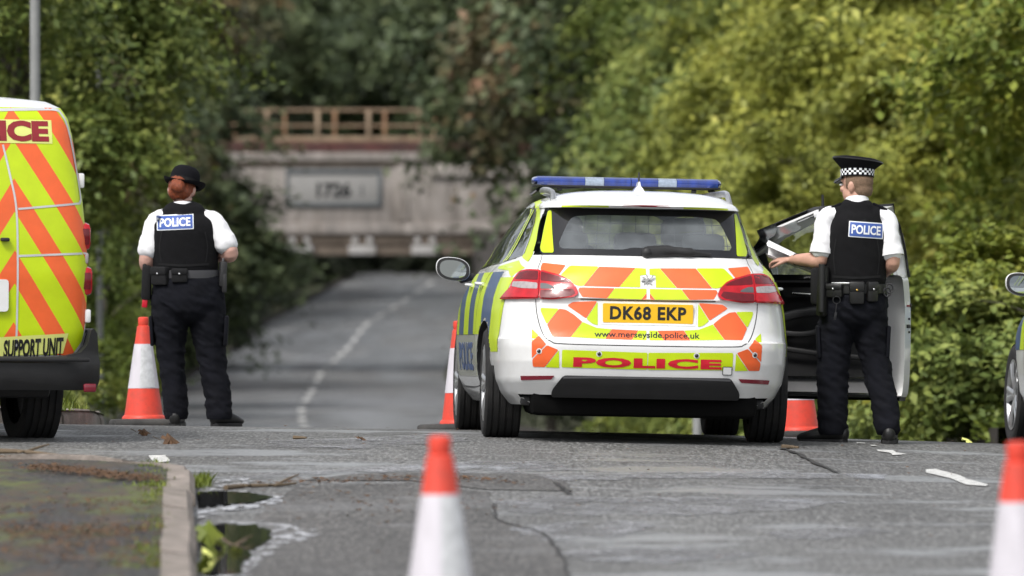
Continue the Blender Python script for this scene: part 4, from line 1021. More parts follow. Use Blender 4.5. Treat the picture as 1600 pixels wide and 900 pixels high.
        for pts in ([(1.02, .30), (1.38, .42), (1.42, .60), (1.30, .90), (1.12, 1.01)], [(2.03, .26), (2.03, .6), (2.03, .99)], [(3.05, .26), (3.12, .6), (3.08, .985)], [(1.36, .30), (2.0, .285), (3.3, .285)]):
            if sg > 0 and pts[0][0] > 2: continue
            D.line('door_seam', pts, .006, 'seam_grey', D.side(sg, .004))
        for y0 in ((1.30, 2.22) if sg < 0 else (1.30,)):
            p0, p1, p2 = sh.at_y(y0, .895, sg, .006), sh.at_y(y0 + .1, .90, sg, .04), sh.at_y(y0 + .2, .90, sg, .008)
            MB().tube(catmull([p0, p1, p2], 4), [(.014, .010)] * 9, 8).build('door_handle', 'car_white', root)
        # roof rail
        pts = [sh.at_y(.62, 1.372, sg, -.02), sh.at_y(.72, 1.395, sg, .0), sh.at_y(1.0, 1.405, sg, .008), sh.at_y(1.5, 1.41, sg, .008), sh.at_y(2.0, 1.402, sg, .0)]
        pts = [p + Vector((0, 0, dz)) for p, dz in zip(pts, (.0, .028, .04, .04, .02))]
        MB().tube(catmull(pts, 5), [(.016, .020)] * 21, 8).build('roof_rail', 'alloy', root)
        D.film('sill', [(1.36, .205), (3.36, .205), (3.36, .28), (1.36, .28)], 'car_white', D.side(sg, .001), step=.1)
    # door mirror (nearside)
    def mirror_at(parent, c, sg):
        hous = MB(); prof2 = []
        for k in range(28):
            a = 2 * math.pi * k / 28; ca, sa = math.cos(a), math.sin(a); q = .8
            prof2.append((.105 * math.copysign(abs(ca) ** q, ca), .072 * math.copysign(abs(sa) ** q, sa) + .012 * ca * sg))
        v = []; f = []; dep = [(0, .93), (.012, 1.0), (.05, .97), (.085, .80), (.105, .5), (.112, .05)]
        for (dy, sc) in dep:
            for a, b in prof2: v.append((c[0] + a * sc, c[1] + dy, c[2] + b * sc))
        for i in range(len(dep) - 1):
            for k in range(28): f.append((i * 28 + k, i * 28 + (k + 1) % 28, (i + 1) * 28 + (k + 1) % 28, (i + 1) * 28 + k))
        mm = obj('door_mirror', v, f, 'car_white', parent)
        obj('mirror_rim', [(c[0] + a * .955, c[1] - .002, c[2] + b * .955) for a, b in prof2] + [(c[0] + a * .78, c[1] - .003, c[2] + b * .74) for a, b in prof2], [(k, (k + 1) % 28, 28 + (k + 1) % 28, 28 + k) for k in range(28)], 'plastic_black', mm) if parent == root else None
        gl = [(c[0] + a * .79, c[1] - .001 + .012 * a, c[2] + b * .75) for a, b in prof2]
        (obj('mirror_glass', gl, [tuple(range(28))], 'mirror_glass', mm, False) if parent == root else obj('mirror_glass', gl, [tuple(range(28))], 'mirror_glass', parent, False))
        (MB().box((c[0] - sg * .09, c[1] + .06, c[2] - .055), (.10, .07, .04), (0, sg * .3, 0), .012).build('mirror_arm', 'plastic_black', mm if parent == root else parent))
        return mm
    mirror_at(root, (-.955, 2.93, 1.0), -1)
    # interior
    MB().box((0, 1.9, .55), (1.36, 2.6, .25), None, .05).box((0, 3.1, .82), (1.36, .35, .30), None, .08).box((0, .62, .72), (1.1, .7, .28), None, .05).build('interior_tub', 'fabric_dark', root)
    for i, x in enumerate((-.40, 0, .40)):
        st = MB().box((x, 1.12, .86), (.39, .16, .46), (-.25, 0, 0), .05).build('rear_seat', 'fabric_grey', root)
        MB().box((x, 1.03, 1.145), (.25, .10, .13), (-.2, 0, 0), .04).build('headrest', 'fabric_grey', st)
    for x in (-.37, .37):
        st = MB().box((x, 2.12, .86), (.47, .17, .60), (-.28, 0, 0), .06).box((x, 2.4, .62), (.47, .5, .18), (.1, 0, 0), .06).build('front_seat', 'fabric_dark', root)
        MB().box((x, 2.0, 1.235), (.27, .11, .17), (-.2, 0, 0), .045).build('headrest', 'fabric_dark', st)
    cage = MB()
    for k in range(15):
        x = -.56 + .08 * k; cage.tube([(x, .98, 1.0), (x * .9, 1.02, 1.36)], .0022, 5)
    for k in range(6):
        z = 1.02 + .06 * k; cage.tube([(-.58 + k * .012, .98 + k * .006, z), (.58 - k * .012, .98 + k * .006, z)], .0022, 5)
    cage.build('cage', 'dark_metal', root)
    ws = []
    D.film('windscreen', [(-.72, 1.0), (.72, 1.0), (.56, 1.36), (-.56, 1.36)], 'glass_front', lambda a, b, o: Vector((a, sh.outline(b)[1][-1] - .22 * (a / .7) ** 2 + .002, b)), step=.08)
    # light bar
    lb = empty('light_bar', (0, 1.75, 1.495), parent=root)
    sec = [(-.125, .0), (-.135, .018), (-.13, .045), (-.10, .062), (.10, .062), (.13, .045), (.135, .018), (.125, .0)]
    def seg(name, x0, x1, mt, k=1.0):
        xs_ = [x0, x1]; v = []; f = []; n = len(sec)
        for i, x in enumerate(xs_):
            for (a, b) in sec: v.append((x, a * k, b * k * .82))
        f = [(i, (i + 1) % n, n + (i + 1) % n, n + i) for i in range(n)] + [tuple(range(n - 1, -1, -1)), tuple(range(n, 2 * n))]
        return obj(name, v, f, mt, lb, True, 50)
    for x0, x1, mt, nm in ((-.538, -.255, 'bar_blue', 'blue_lens'), (-.253, -.142, 'bar_clear', 'clear_lens'), (-.140, .018, 'bar_blue', 'blue_lens'), (.022, .180, 'bar_blue', 'blue_lens'), (.182, .291, 'bar_clear', 'clear_lens'), (.293, .538, 'bar_blue', 'blue_lens')): seg(nm, x0, x1, mt)
    for sg in (-1, 1): MB().ellipsoid((sg * .536, 0, .0255), (.032, .128, .0245), None, 20, 12).build('end_cap', 'bar_blue', lb)
    MB().box((0, 0, -.004), (1.11, .25, .012), None, .005).build('bar_base', 'plastic_black', lb)
    for sg in (-1, 1):
        MB().tube([(sg * .50, -.05, -.01), (sg * .535, -.05, -.035), (sg * .565, -.05, -.06)], .010, 8).tube([(sg * .50, .07, -.01), (sg * .565, .07, -.06)], .010, 8).box((sg * .40, -.06, -.022), (.03, .03, .02), None, .004).build('bar_foot', 'dark_metal', lb)
    MB().tube([(-.46, -.10, -.012), (-.36, -.105, -.018), (-.31, -.105, -.014), (-.26, -.09, -.004)], .005, 6).build('cable', 'plastic_black', lb)
    # aerial on its fin
    za = 1.447
    fin = MB()
    v, f = prism([(-.034, za - .006), (.034, za - .006), (.024, za + .012), (.009, za + .030), (.004, za + .055), (-.004, za + .055), (-.009, za + .030), (-.024, za + .012)], .80, .93); fin.add(v, f)
    ar = fin.build('aerial', 'car_white', root, True, 30); MB().tube([(0, .83, za + .012), (0, .845, za + .11)], [.007, .0045], 8).build('mast', 'plastic_black', ar)
    # driver's door on its hinge
    HX = sh.at_y(3.05, .7, 1).x; hinge = Vector((HX - .01, 3.05, 0))
    dr = empty('driver_door', tuple(hinge), (0, 0, 0), parent=root)
    dp = [(2.035, .275), (3.03, .275), (3.10, .62), (3.07, .985), (2.035, .995)]
    def dmap(off):
        def fn(a, b, o):
            p = sh.at_y(a, min(b, 1.385), 1, off + o) - hinge; p.z = b; return p
        return fn
    D2 = Deco(sh, dr)
    D2.film('outer_panel', dp, 'car_white', dmap(-.002), step=.06)
    D2.film('livery_panel', [(2.1, .6), (2.58, .6), (2.58, .965), (2.1, .965)], 'lime', dmap(.0025), step=.06); D2.film('livery_panel', [(2.58, .6), (3.03, .6), (3.03, .965), (2.58, .965)], 'livery_blue', dmap(.0025), step=.06)
    shell_in = round_poly([(2.02, .262), (3.03, .262), (3.09, .62), (3.06, 1.0), (2.02, 1.01)], .03, 3)
    D2.film('inner_shell', shell_in, 'car_white', dmap(-.13), step=.05, thick=.12)
    trim = round_poly([(2.13, .385), (3.06, .385), (3.07, 1.0), (2.13, 1.0)], .03, 3)
    tr_ = D2.film('trim_panel', trim, 'trim_black', dmap(-.165), step=.05, thick=.033)
    D2.film('sill_strip', [(2.03, .245), (3.03, .245), (3.03, .275), (2.03, .275)], 'plastic_black', dmap(-.135), thick=.13, step=.1)
    D2.film('kick_strip', [(2.16, .29), (3.04, .29), (3.04, .372), (2.16, .372)], 'plastic_grey', dmap(-.134), thick=.003, step=.1)
    # armrest, pull, pocket
    am = MB()
    P_ = lambda y, z, o: tuple(sh.at_y(y, z, 1, o) - hinge)
    am.tube(catmull([P_(2.22, .80, -.19), P_(2.45, .79, -.215), P_(2.7, .76, -.215), P_(2.86, .70, -.20)], 4), [(.022, .030)] * 13, 8)
    am.tube(catmull([P_(2.55, .66, -.19), P_(2.66, .64, -.20), P_(2.82, .655, -.20), P_(2.88, .70, -.19)], 4), [(.014, .018)] * 13, 8)
    am.build('armrest', 'trim_soft', dr)
    MB().tube(catmull([P_(2.2, .50, -.185), P_(2.5, .52, -.195), P_(2.85, .56, -.195), P_(3.02, .57, -.185)], 4), [(.012, .016)] * 13, 8).build('door_pocket', 'trim_soft', dr)
    D2.film('switch_recess', round_poly([(2.50, .87), (2.78, .865), (2.80, .925), (2.48, .93)], .02, 2), 'plastic_black', dmap(-.172), step=.1)
    MB().tube([P_(2.48, .885, -.18), P_(2.62, .885, -.19), P_(2.72, .89, -.18)], .008, 8).build('inner_handle', 'chrome', dr)
    D2.line('trim_line', [(2.13, .962), (2.6, .962), (3.06, .958)], .012, 'plastic_grey', dmap(-.170))
    # door window frame with glass
    wf = [(2.02, 1.0), (3.10, 1.0), (2.72, 1.240), (2.37, 1.385), (2.02, 1.422)]
    def resamp(poly, per=7):
        out = []
        for i in range(len(poly)):
            a, b = Vector(poly[i]), Vector(poly[(i + 1) % len(poly)])
            out += [tuple(a.lerp(b, k / per)) for k in range(per)]
        return out
    wi = [(2.095, 1.0), (3.035, 1.0), (2.71, 1.215), (2.372, 1.358), (2.095, 1.388)]
    for nm, off, mt, A_, B_ in (('window_frame', -.05, 'car_white', wf, wi), ('window_seal', -.017, 'gloss_black', [(2.005, 1.0), (3.13, 1.0), (2.735, 1.256), (2.375, 1.402), (2.005, 1.438)], wi), ('inner_frame', -.056, 'seam_silver', [(2.075, 1.0), (3.065, 1.0), (2.716, 1.228), (2.374, 1.371), (2.075, 1.403)], wi)):
        A2, B2 = resamp(A_), resamp(B_); n = len(A2); v = []; f = []; th = .032 if nm == 'window_frame' else .010
        for o_ in (off, off + th):
            fn = dmap(o_); v += [tuple(fn(a, b, 0)) for a, b in A2] + [tuple(fn(a, b, 0)) for a, b in B2]
        for i in range(n):
            j = (i + 1) % n
            f += [(i, j, n + j, n + i), (2 * n + i, 3 * n + i, 3 * n + j, 2 * n + j), (i, 2 * n + i, 2 * n + j, j), (n + i, n + j, 3 * n + j, 3 * n + i)]
        obj(nm, v, f, mt, dr, True, 35)
    D2.film('window_glass', wi, 'glass_front', dmap(-.03), step=.1)
    D2.film('mirror_sail', [(2.86, 1.0), (3.08, 1.0), (2.93, 1.10), (2.86, 1.13)], 'plastic_black', dmap(-.068), step=.1)
    mc = Vector((.955, 2.93, 1.0)) - hinge; mirror_at(dr, mc, 1)
    # door end: latch, sticker, stop
    ex = P_(2.02, .70, -.07)
    MB().box((ex[0], ex[1] - .004, ex[2]), (.055, .012, .022), None, .003).box((ex[0] + .012, ex[1] - .004, ex[2] + .045), (.014, .01, .014), None, .003).box((ex[0] + .018, ex[1] - .004, ex[2] - .035), (.016, .01, .014), None, .003).build('latch', 'plastic_black', dr)
    ex = P_(2.02, .84, -.06); MB().box((ex[0], ex[1] - .003, ex[2]), (.05, .004, .022)).build('sticker', 'paper_white', dr); MB().box((ex[0], ex[1] - .003, ex[2] - .015), (.05, .005, .012)).build('sticker_band', 'sign_darkred', dr)
    MB().ellipsoid((ex[0] + .042, ex[1] - .004, ex[2] - .012), (.013, .006, .013), None, 12, 8).build('rubber_stop', 'plastic_black', dr)
    return root, dr
car, cdoor = make_car()
def place(root, axle, yaw, pitch, roll, ay):
    root.rotation_euler = (pitch, roll, yaw)
    off = root.rotation_euler.to_matrix() @ Vector((0, ay, 0)); root.location = Vector(axle) - off
YAW = R(3.7)
place(car, (.70, 39.2, float(road_z(.70, 39.2)) - .004), YAW, -R(1.35), R(1.15), RAX)
cdoor.rotation_euler = (0, 0, R(66))
tag(car, 'white police estate car with chevron tailgate and its driver door standing open', 'car', 'police estate cars')
car2 = copy_tree(car); cd2 = [c for c in car2.children if c.name.startswith('driver_door')][0]; cd2.rotation_euler = (0, 0, 0)
place(car2, (.70 + 3.52, 39.5, float(road_z(4.2, 39.5)) - .0), R(4.6), -R(1.35), R(2.0), RAX)
tag(car2, 'second white police estate car with closed doors beside the gap in the shrubs', 'car', 'police estate cars')
# ------------------------------------------------------------------ police support van (only its rear corner is in view)
VAN = [(.30, .10, .86, 4.30, .985, 7, .5), (.45, .05, .90, 4.38, .985, 8, .5), (.60, .02, .915, 4.40, .985, 9, .5), (.90, .0, .92, 4.34, .985, 9, .5), (1.10, .005, .912, 3.95, .985, 9, .5), (1.30, .02, .895, 3.55, .98, 9, .5),
       (1.50, .05, .868, 3.20, .975, 9, .48), (1.65, .075, .850, 2.95, .97, 9, .46), (1.74, .10, .835, 2.80, .965, 9, .44), (1.80, .13, .81, 2.70, .96, 8, .42), (1.835, .19, .75, 2.62, .96, 6, .4), (1.858, .33, .60, 2.5, .96, 4, .4), (1.872, .50, .42, 2.3, .96, 3.4, .4), (1.88, .8, .18, 2.0, .96, 3, .3)]
VANZ = sorted(set([round(z, 4) for z in list(np.arange(.30, 1.8, .03)) + [r[0] for r in VAN] + [1.815, 1.847, 1.866]]))
VSX, VSZ = 266.0, 281.5
def van_xy(u, v): return (.905 - (133 - u) / VSX, CAMZ - (v - HOR) / VSZ - .06)
def make_van():
    root = empty('support_van'); sh = Shell(VAN, ft=.12); D = Deco(sh, root)
    V, F = sh.mesh(VANZ, None, [(.86, .32, .375), (3.65, .32, .375)], cell=.04); obj('body', V, F, 'car_white', root, True, 28)
    for yc in (.86, 3.65):
        for sg in (-1, 1): make_wheel(root, (sg * .78, yc, .32), .32, .215, sg, 6)
    MB().box((0, 2.2, .30), (1.5, 3.8, .10), None, .03).build('underbody', 'plastic_black', root)
    seamx = .462
    panel = [(-.86, .485), (.80, .485), (.865, .56), (.895, .70), (.900, .92), (.893, 1.10), (.876, 1.30), (.85, 1.50), (.83, 1.65), (.81, 1.745), (.77, 1.80), (-.77, 1.80), (-.81, 1.745), (-.825, 1.65), (-.86, 1.4), (-.885, 1.1), (-.89, .8), (-.87, .56)]
    # chevrons: diagonal bands falling away from the door joint
    k = .62 * VSZ / VSX; per = .25; wd = .116
    x0, z0 = van_xy(55, 399)
    for sg in (1, -1):
        half = [((seamx, 0), (sg, 0))]
        for i in range(-9, 10):
            for j, (mt, a0, a1) in enumerate((('orange', 0, wd), ('lime', wd, per))):
                def pt(a): return (x0 + i * per + a if sg > 0 else 2 * seamx - (x0 + i * per + a), z0)
                nrm = (1, k) if sg > 0 else (-1, k)       # points with larger distance along nrm lie to the outer side
                cl = half + [(pt(a0), nrm), (pt(a1), (-nrm[0], -nrm[1]))]
                bm = poly_bm(panel, None, cl)
                if not len(bm.faces): bm.free(); continue
                cut_bm(bm, .03); obj_bm('chevron_film', map_bm(bm, D.rear(.006), 0, (0, -1, 0)), mt, root)
    def W(x, y): return van_xy(x / 1.525, 130 + y / 1.525)
    for pts in ([W(0, 160), W(14, 230), W(26, 300), W(29, 400), W(30, 540), W(31, 660)], [W(31, 306), W(100, 299), W(178, 291)], [W(31, 413), W(110, 409), W(192, 405)], [W(-60, 82), W(0, 80), W(80, 77), W(128, 77), W(143, 90), W(156, 125), W(172, 205), W(181, 275), W(175, 290)], [W(-250, 662), W(0, 662), W(100, 656), W(160, 650), W(185, 625), W(196, 594), W(203, 588), W(212, 586)]):
        D.line('door_seam', pts, .016 if len(pts) == 9 else .011, 'seam_silver', D.rear(.0085), per=4)
    # lettering panels
    a, b = W(-118, 128); p0 = W(112, 102); p1 = W(112, 156)
    D.film('lettering_panel', [(W(-190, 0)[0], p1[1]), (p0[0], p1[1]), (p0[0], p0[1]), (W(-190, 0)[0], p0[1])], 'pale_yellow', D.rear(.0085), flip=(0, -1, 0))
    cxm = (W(-146, 0)[0] + W(104, 0)[0]) / 2
    D.text('POLICE', 'sign_darkred', D.rear(.0105), cxm, W(0, 128)[1], W(104, 0)[0] - W(-146, 0)[0], .112, .055, flip=(0, -1, 0))
    q0 = W(-130, 600); q1 = W(148, 590)
    D.film('lettering_panel', [(q0[0], W(0, 648)[1]), (W(138, 0)[0], W(0, 634)[1]), (q1[0], W(0, 588)[1]), (q0[0], W(0, 606)[1])], 'pale_yellow', D.rear(.0085), flip=(0, -1, 0))
    tw = W(137, 0)[0] - W(3, 0)[0]
    bm = text_bm('SUPPORT UNIT', tw, .098, .04, .03); shift_bm(bm, (W(137, 0)[0] + W(3, 0)[0]) / 2, W(0, 621)[1])
    for v in bm.verts: v.co.y += (v.co.x - .6) * .055
    obj_bm('lettering', map_bm(bm, D.rear(.0105), 0, (0, -1, 0)), 'black_ink', root, False)
    # plate, handle, hinges, lamps, bumper
    c = W(-60, 505); v, f = prism(round_poly([(c[0] - .27, c[1] - .08), (W(9, 0)[0], c[1] - .08), (W(9, 0)[0], c[1] + .09), (c[0] - .27, c[1] + .09)], .02, 3), -.012, .02); obj('plate_recess', v, f, 'car_white', root, False)
    c = W(-1, 376); MB().box((c[0], -.02, c[1]), (.05, .03, .02), None, .008).build('door_handle', 'plastic_black', root)
    for y0, y1 in ((222, 256), (533, 564)):
        z1, z0_ = W(0, y0)[1], W(0, y1)[1]
        p = sh.at_s(.90 if y0 > 300 else .885, (z0_ + z1) / 2, .012); MB().box(p + Vector((.0, .03, 0)), (.035, .10, z1 - z0_), None, .01).build('hinge', 'car_white', root)
    for sg in (1, -1):
        lp = empty('tail_lamp', (0, 0, 0), parent=root)
        for y0, y1, mt, rx in ((333, 401, 'lamp_red', .052), (402, 431, 'lamp_clear', .030), (433, 504, 'lamp_red', .056)):
            z1, z0_ = W(0, y0)[1], W(0, y1)[1]; p = sh.at_s(.915, (z0_ + z1) / 2, -.012)
            MB().box((sg * p.x, p.y + .02, p.z), (rx * 2 - .03, .13, z1 - z0_ - .006), (0, 0, 0), .034).build('lens', mt, lp)
            if mt == 'lamp_red': MB().box((sg * p.x, p.y - .042, p.z), (rx * .8, .012, (z1 - z0_) * .55), None, .006).build('inner_lens', 'lamp_dark_red', lp)
    bp = [(-.93, .30), (.93, .30), (.945, .34), (.945, .50), (.935, .60), (.912, .628), (.895, .62), (.87, .54), (.83, .50), (.72, .478), (-.72, .478), (-.83, .50), (-.87, .54), (-.895, .62), (-.915, .628), (-.945, .60), (-.955, .50), (-.955, .34)]
    bm = poly_bm(bp, .04)
    obj_bm('bumper', map_bm(bm, lambda a, b, o: (a, -.075 + .10 * (abs(a) / .95) ** 8 + .04 * max(0, (.40 - b) / .1) ** 2 + (.03 if b > .47 else 0) + .16 - o, b), .16, (0, -1, 0)), 'plastic_black', root)
    MB().box((0, -.085, .462), (1.72, .03, .022), None, .01).build('bumper_step', 'plastic_black', root)
    c = W(202, 703); MB().box((c[0] - .035, -.062, c[1] - .02), (.07, .02, .045), None, .008).build('reflector', 'reflector_red', root)
    MB().box((0, .62, 1.885), (.5, .25, .03), None, .012).build('roof_vent', 'car_white', root)
    # nearside mirror and windscreen so that the van is whole
    for sg in (-1, 1):
        MB().box((sg * 1.02, 3.25, 1.12), (.18, .10, .24), None, .04).build('door_mirror', 'plastic_black', root)
        D.film('cab_window', [(2.35, 1.08), (3.25, 1.08), (2.85, 1.52), (2.35, 1.55)], 'gloss_black', D.side(sg, .003), step=.08)
    return root
van = make_van(); VY = R(19)
van.rotation_euler = (-R(.5), R(.8), VY); van.location = (-2.37 - .905 * math.cos(VY), 37.3 - .905 * math.sin(VY), 0)
van.location.z = float(road_z(-2.7, 38.0)) - .012
van.scale = (1.035, 1.0, 1.045); van.location.x += .012
tag(van, 'police support van with orange and lime chevron rear doors and black bumper', 'van')
# ------------------------------------------------------------------ traffic cones
def make_cone():
    root = empty('traffic_cone'); H = .715
    def rad(z): return .128 - (z - .06) * (.128 - .036) / (H - .06 - .03)
    def band(z0, z1, off=0.0): return [(rad(z0 + (z1 - z0) * k / 6) + off, z0 + (z1 - z0) * k / 6) for k in range(7)]
    MB().lathe([(.142, .052), (.140, .066), (.132, .075)] + band(.08, .255) + band(.256, .545) + band(.546, .655) + [(.031, .660), (.0335, .668), (.0345, .70), (.033, .710), (.027, H), (.012, H + .001), (.0005, H + .001)], n=40).build('cone_body', 'cone_orange', root)
    MB().lathe(band(.252, .540, .0022), n=40).build('white_sleeve', 'cone_white', root)
    v = []; f = []                                            # scuffed reflective strip on the sleeve
    for i in range(9):
        z = .258 + (.275) * i / 8
        for k in range(7):
            a = -math.pi / 2 - .55 + 1.1 * k / 6 + .2; r = rad(z) + .004; v.append((r * math.cos(a), r * math.sin(a), z))
    f = [(i * 7 + k, i * 7 + k + 1, (i + 1) * 7 + k + 1, (i + 1) * 7 + k) for i in range(8) for k in range(6)]
    obj('reflective_strip', v, f, 'cone_sheen', root)
    MB().box((0, 0, .027), (.42, .42, .054), None, .02).build('base', 'rubber_base', root)
    return root
c0 = make_cone(); G = 'traffic cones'
CONES = [((-.212, 20.2), .4, 'soft-edged cone standing on the dark road patch in the bare foreground road', None), ((1.50, 19.75), 1.9, 'cone standing in the open road across from the road patch, cut by the picture edge', None),
         ((-2.39, 43.6), .15, 'cone standing beside the officer in the bowler hat', None), ((-.325, 43.4), .9, 'cone half hidden behind the nearside front wheel of the police car', None), ((1.86, 43.5), .3, 'cone half hidden under the open driver door', None)]
CONES[0] = (CONES[0][0], .4, 'cone on the dark road patch beside the kerb puddles', None); CONES[1] = (CONES[1][0], 1.9, 'cone standing on the plain road beside the white centre line dash', None)
for i, ((x, y), rz, lab, _) in enumerate(CONES):
    o = c0 if i == 0 else copy_tree(c0)
    o.location = (x, y, float(road_z(x, y)) - .002); o.rotation_euler = (-.02 if y < 30 else -.04, 0, rz); tag(o, 'orange and white ' + lab, 'cone', G)
# lamp posts and thin poles
def post(name, u, y, r, h, lab, cat):
    x = (u - 800) / FPX * y; o = empty(name, (x, y, float(bank(x, y)) - .2))
    MB().tube([(0, 0, 0), (0, 0, h)], [r, r * .8], 16).build('column', 'lamp_post_grey', o)
    MB().tube(catmull([(0, 0, h - .05), (.1, -.3, h + .5), (.4, -1.2, h + .7)], 4), r * .6, 8).build('arm', 'lamp_post_grey', o)
    MB().box((.42, -1.5, h + .68), (.28, .6, .12), None, .04).build('lantern', 'lamp_post_grey', o)
    MB().lathe([(r * 1.5, 0), (r * 1.5, .9), (r, 1.0)], n=16).build('base', 'lamp_post_grey', o)
    return tag(o, lab, cat)
post('lamp_post', 55, 57, .048, 6.5, 'grey lamp post rising behind the support van roof', 'lamp post')
post('lamp_post', 156, 79, .040, 7, 'pale thin lamp post among the leaves beside the van', 'lamp post')
mp_ = empty('marker_post', ((1090 - 800) / FPX * 62, 62, float(prof(62)) - .2)); MB().tube([(0, 0, 0), (0, 0, 1.2)], .045, 12).lathe([(.046, 1.19), (.03, 1.22), (.0005, 1.225)], n=12).build('column', 'lamp_post_grey', mp_)
MB().lathe([(.047, .95), (.047, 1.05)], n=12).build('reflective_band', 'cone_white', mp_)
tag(mp_, 'short grey post glimpsed under the police car', 'post')
# ------------------------------------------------------------------ people
def limb(mb, pts, rad, n=16, per=5, ref=(1, 0, 0)):
    P = catmull(pts, per); Rr = catmull([r if isinstance(r, tuple) else (r, r) for r in rad], per)
    Rr = [(max(.002, a), max(.002, b)) for a, b in Rr]
    t0 = Vector(P[0]) - Vector(P[1]); t1 = Vector(P[-1]) - Vector(P[-2])
    def cap(p, t, r):
        t = t.normalized(); m_ = (r[0] + r[1]) / 2
        return [(Vector(p) + t * m_ * s, (r[0] * k, r[1] * k)) for s, k in ((.35, .9), (.6, .7), (.75, .4), (.8, .08))]
    a = cap(P[0], t0, Rr[0])[::-1]; b = cap(P[-1], t1, Rr[-1])
    P = [q for q, _ in a] + list(P) + [q for q, _ in b]; Rr = [r for _, r in a] + Rr + [r for _, r in b]
    mb.tube(P, Rr, n, True, ref); return mb
def folds(me, amp, sc=(9, 9, 20), zr=None, seed=0):
    """cloth creases: smooth ridged noise along the normals"""
    nr = [v.normal.copy() for v in me.vertices]
    for v, n in zip(me.vertices, nr):
        p = v.co; q = Vector((p.x * sc[0] + seed, p.y * sc[1], p.z * sc[2] + p.x * sc[2] * .55))
        d = 1 - abs(noise.noise(q)) * 2.2; d2 = noise.noise(q * 2.3)
        k = 1.0 if zr is None else float(sm((p.z - zr[0]) / .1) * (1 - sm((p.z - zr[1]) / .1)))
        v.co = p + n * amp * (d * .8 + d2 * .5 - .4) * k
    me.update()
def hem(me, z0):
    bm = bmesh.new(); bm.from_mesh(me); bmesh.ops.bisect_plane(bm, geom=bm.verts[:] + bm.edges[:] + bm.faces[:], plane_co=(0, 0, z0), plane_no=(0, 0, -1), clear_outer=True); bm.to_mesh(me); bm.free()
def hand(mb, w_, d, up, L=.17, curl=.6, thumb=1):
    """palm and five fingers from wrist w_ along d, palm normal up"""
    d = Vector(d).normalized(); up = Vector(up); up = (up - d * up.dot(d)).normalized(); sd = d.cross(up); w_ = Vector(w_)
    limb(mb, [w_ - d * .01, w_ + d * .04, w_ + d * .085], [(.025, .018), (.036, .016), (.038, .014)], 12, 3, tuple(sd))
    for k, (o_, ln) in enumerate(((-.028, .066), (-.0095, .076), (.0095, .071), (.028, .056))):
        b = w_ + d * .088 + sd * o_; p1 = b + d * ln * .42 - up * ln * .10 * curl; p2 = p1 + (d * math.cos(curl) - up * math.sin(curl)) * ln * .33; p3 = p2 + (d * math.cos(curl * 1.9) - up * math.sin(curl * 1.9)) * ln * .28
        limb(mb, [b - d * .02, b, p1, p2, p3], [.0088, .0088, .0085, .008, .0066], 8, 3, tuple(sd))
    b = w_ + d * .03 + sd * thumb * -.03
    limb(mb, [b, b + d * .028 - sd * thumb * .024 - up * .008, b + d * .058 - sd * thumb * .030 - up * .022, b + d * .082 - sd * thumb * .024 - up * .032], [.013, .0115, .0098, .0078], 8, 3, tuple(sd))
def head(mb, c, turn, tilt=0.0):
    """head centred at c, face towards +Y turned by turn (counter-clockwise)"""
    m = Euler((tilt, 0, turn)).to_matrix()
    def q(x, y, z): return tuple(Vector(c) + m @ Vector((x, y, z)))
    mb.ellipsoid(q(0, -.008, .028), (.076, .094, .090), (tilt, 0, turn), 24, 16)
    mb.ellipsoid(q(0, .030, -.045), (.056, .062, .070), (tilt, 0, turn), 20, 14)
    mb.ellipsoid(q(0, .062, -.095), (.026, .026, .022), (tilt, 0, turn))
    limb(mb, [q(0, .088, .012), q(0, .104, -.016), q(0, .100, -.032)], [(.010, .010), (.014, .015), (.017, .010)], 10, 3)
    mb.ellipsoid(q(0, .080, .030), (.052, .018, .012), (tilt, 0, turn)); mb.ellipsoid(q(0, .082, -.062), (.024, .012, .009), (tilt, 0, turn))
    for s in (-1, 1):
        mb.ellipsoid(q(s * .078, -.012, -.012), (.010, .020, .033), (tilt, s * .15, turn - s * .35)); mb.ellipsoid(q(s * .030, .080, -.020), (.022, .014, .016), (tilt, 0, turn))
    return q, m
def project_back(bvh, off):
    def fn(a, b, o):
        hit = bvh.ray_cast(Vector((a, -2.0, b)), Vector((0, 1, 0)))
        return (a, (hit[0].y if hit[0] else -.13) - off - o, b)
    return fn
def patch(parent, vest_me, xc, zc, w_, h, tilt=0.0):
    bvh = bvh_of(vest_me); ca, sa = math.cos(tilt), math.sin(tilt)
    def rot(bm):
        for v in bm.verts: a, b = v.co.x, v.co.y; v.co = (xc + a * ca - b * sa, zc + a * sa + b * ca, 0)
        return bm
    for nm, ww, hh, mt, off in (('badge_border', w_, h, 'badge_white', .004), ('badge_panel', w_ - .012, h - .012, 'badge_blue', .006)):
        bm = rot(poly_bm(round_poly([(-ww / 2, -hh / 2), (ww / 2, -hh / 2), (ww / 2, hh / 2), (-ww / 2, hh / 2)], .004, 2), .02)); obj_bm(nm, map_bm(bm, project_back(bvh, off), 0, (0, -1, 0)), mt, parent)
    bm = rot(text_bm('POLICE', w_ * .84, h * .58, .03, .02)); obj_bm('lettering', map_bm(bm, project_back(bvh, .008), 0, (0, -1, 0)), 'badge_white', parent, False)
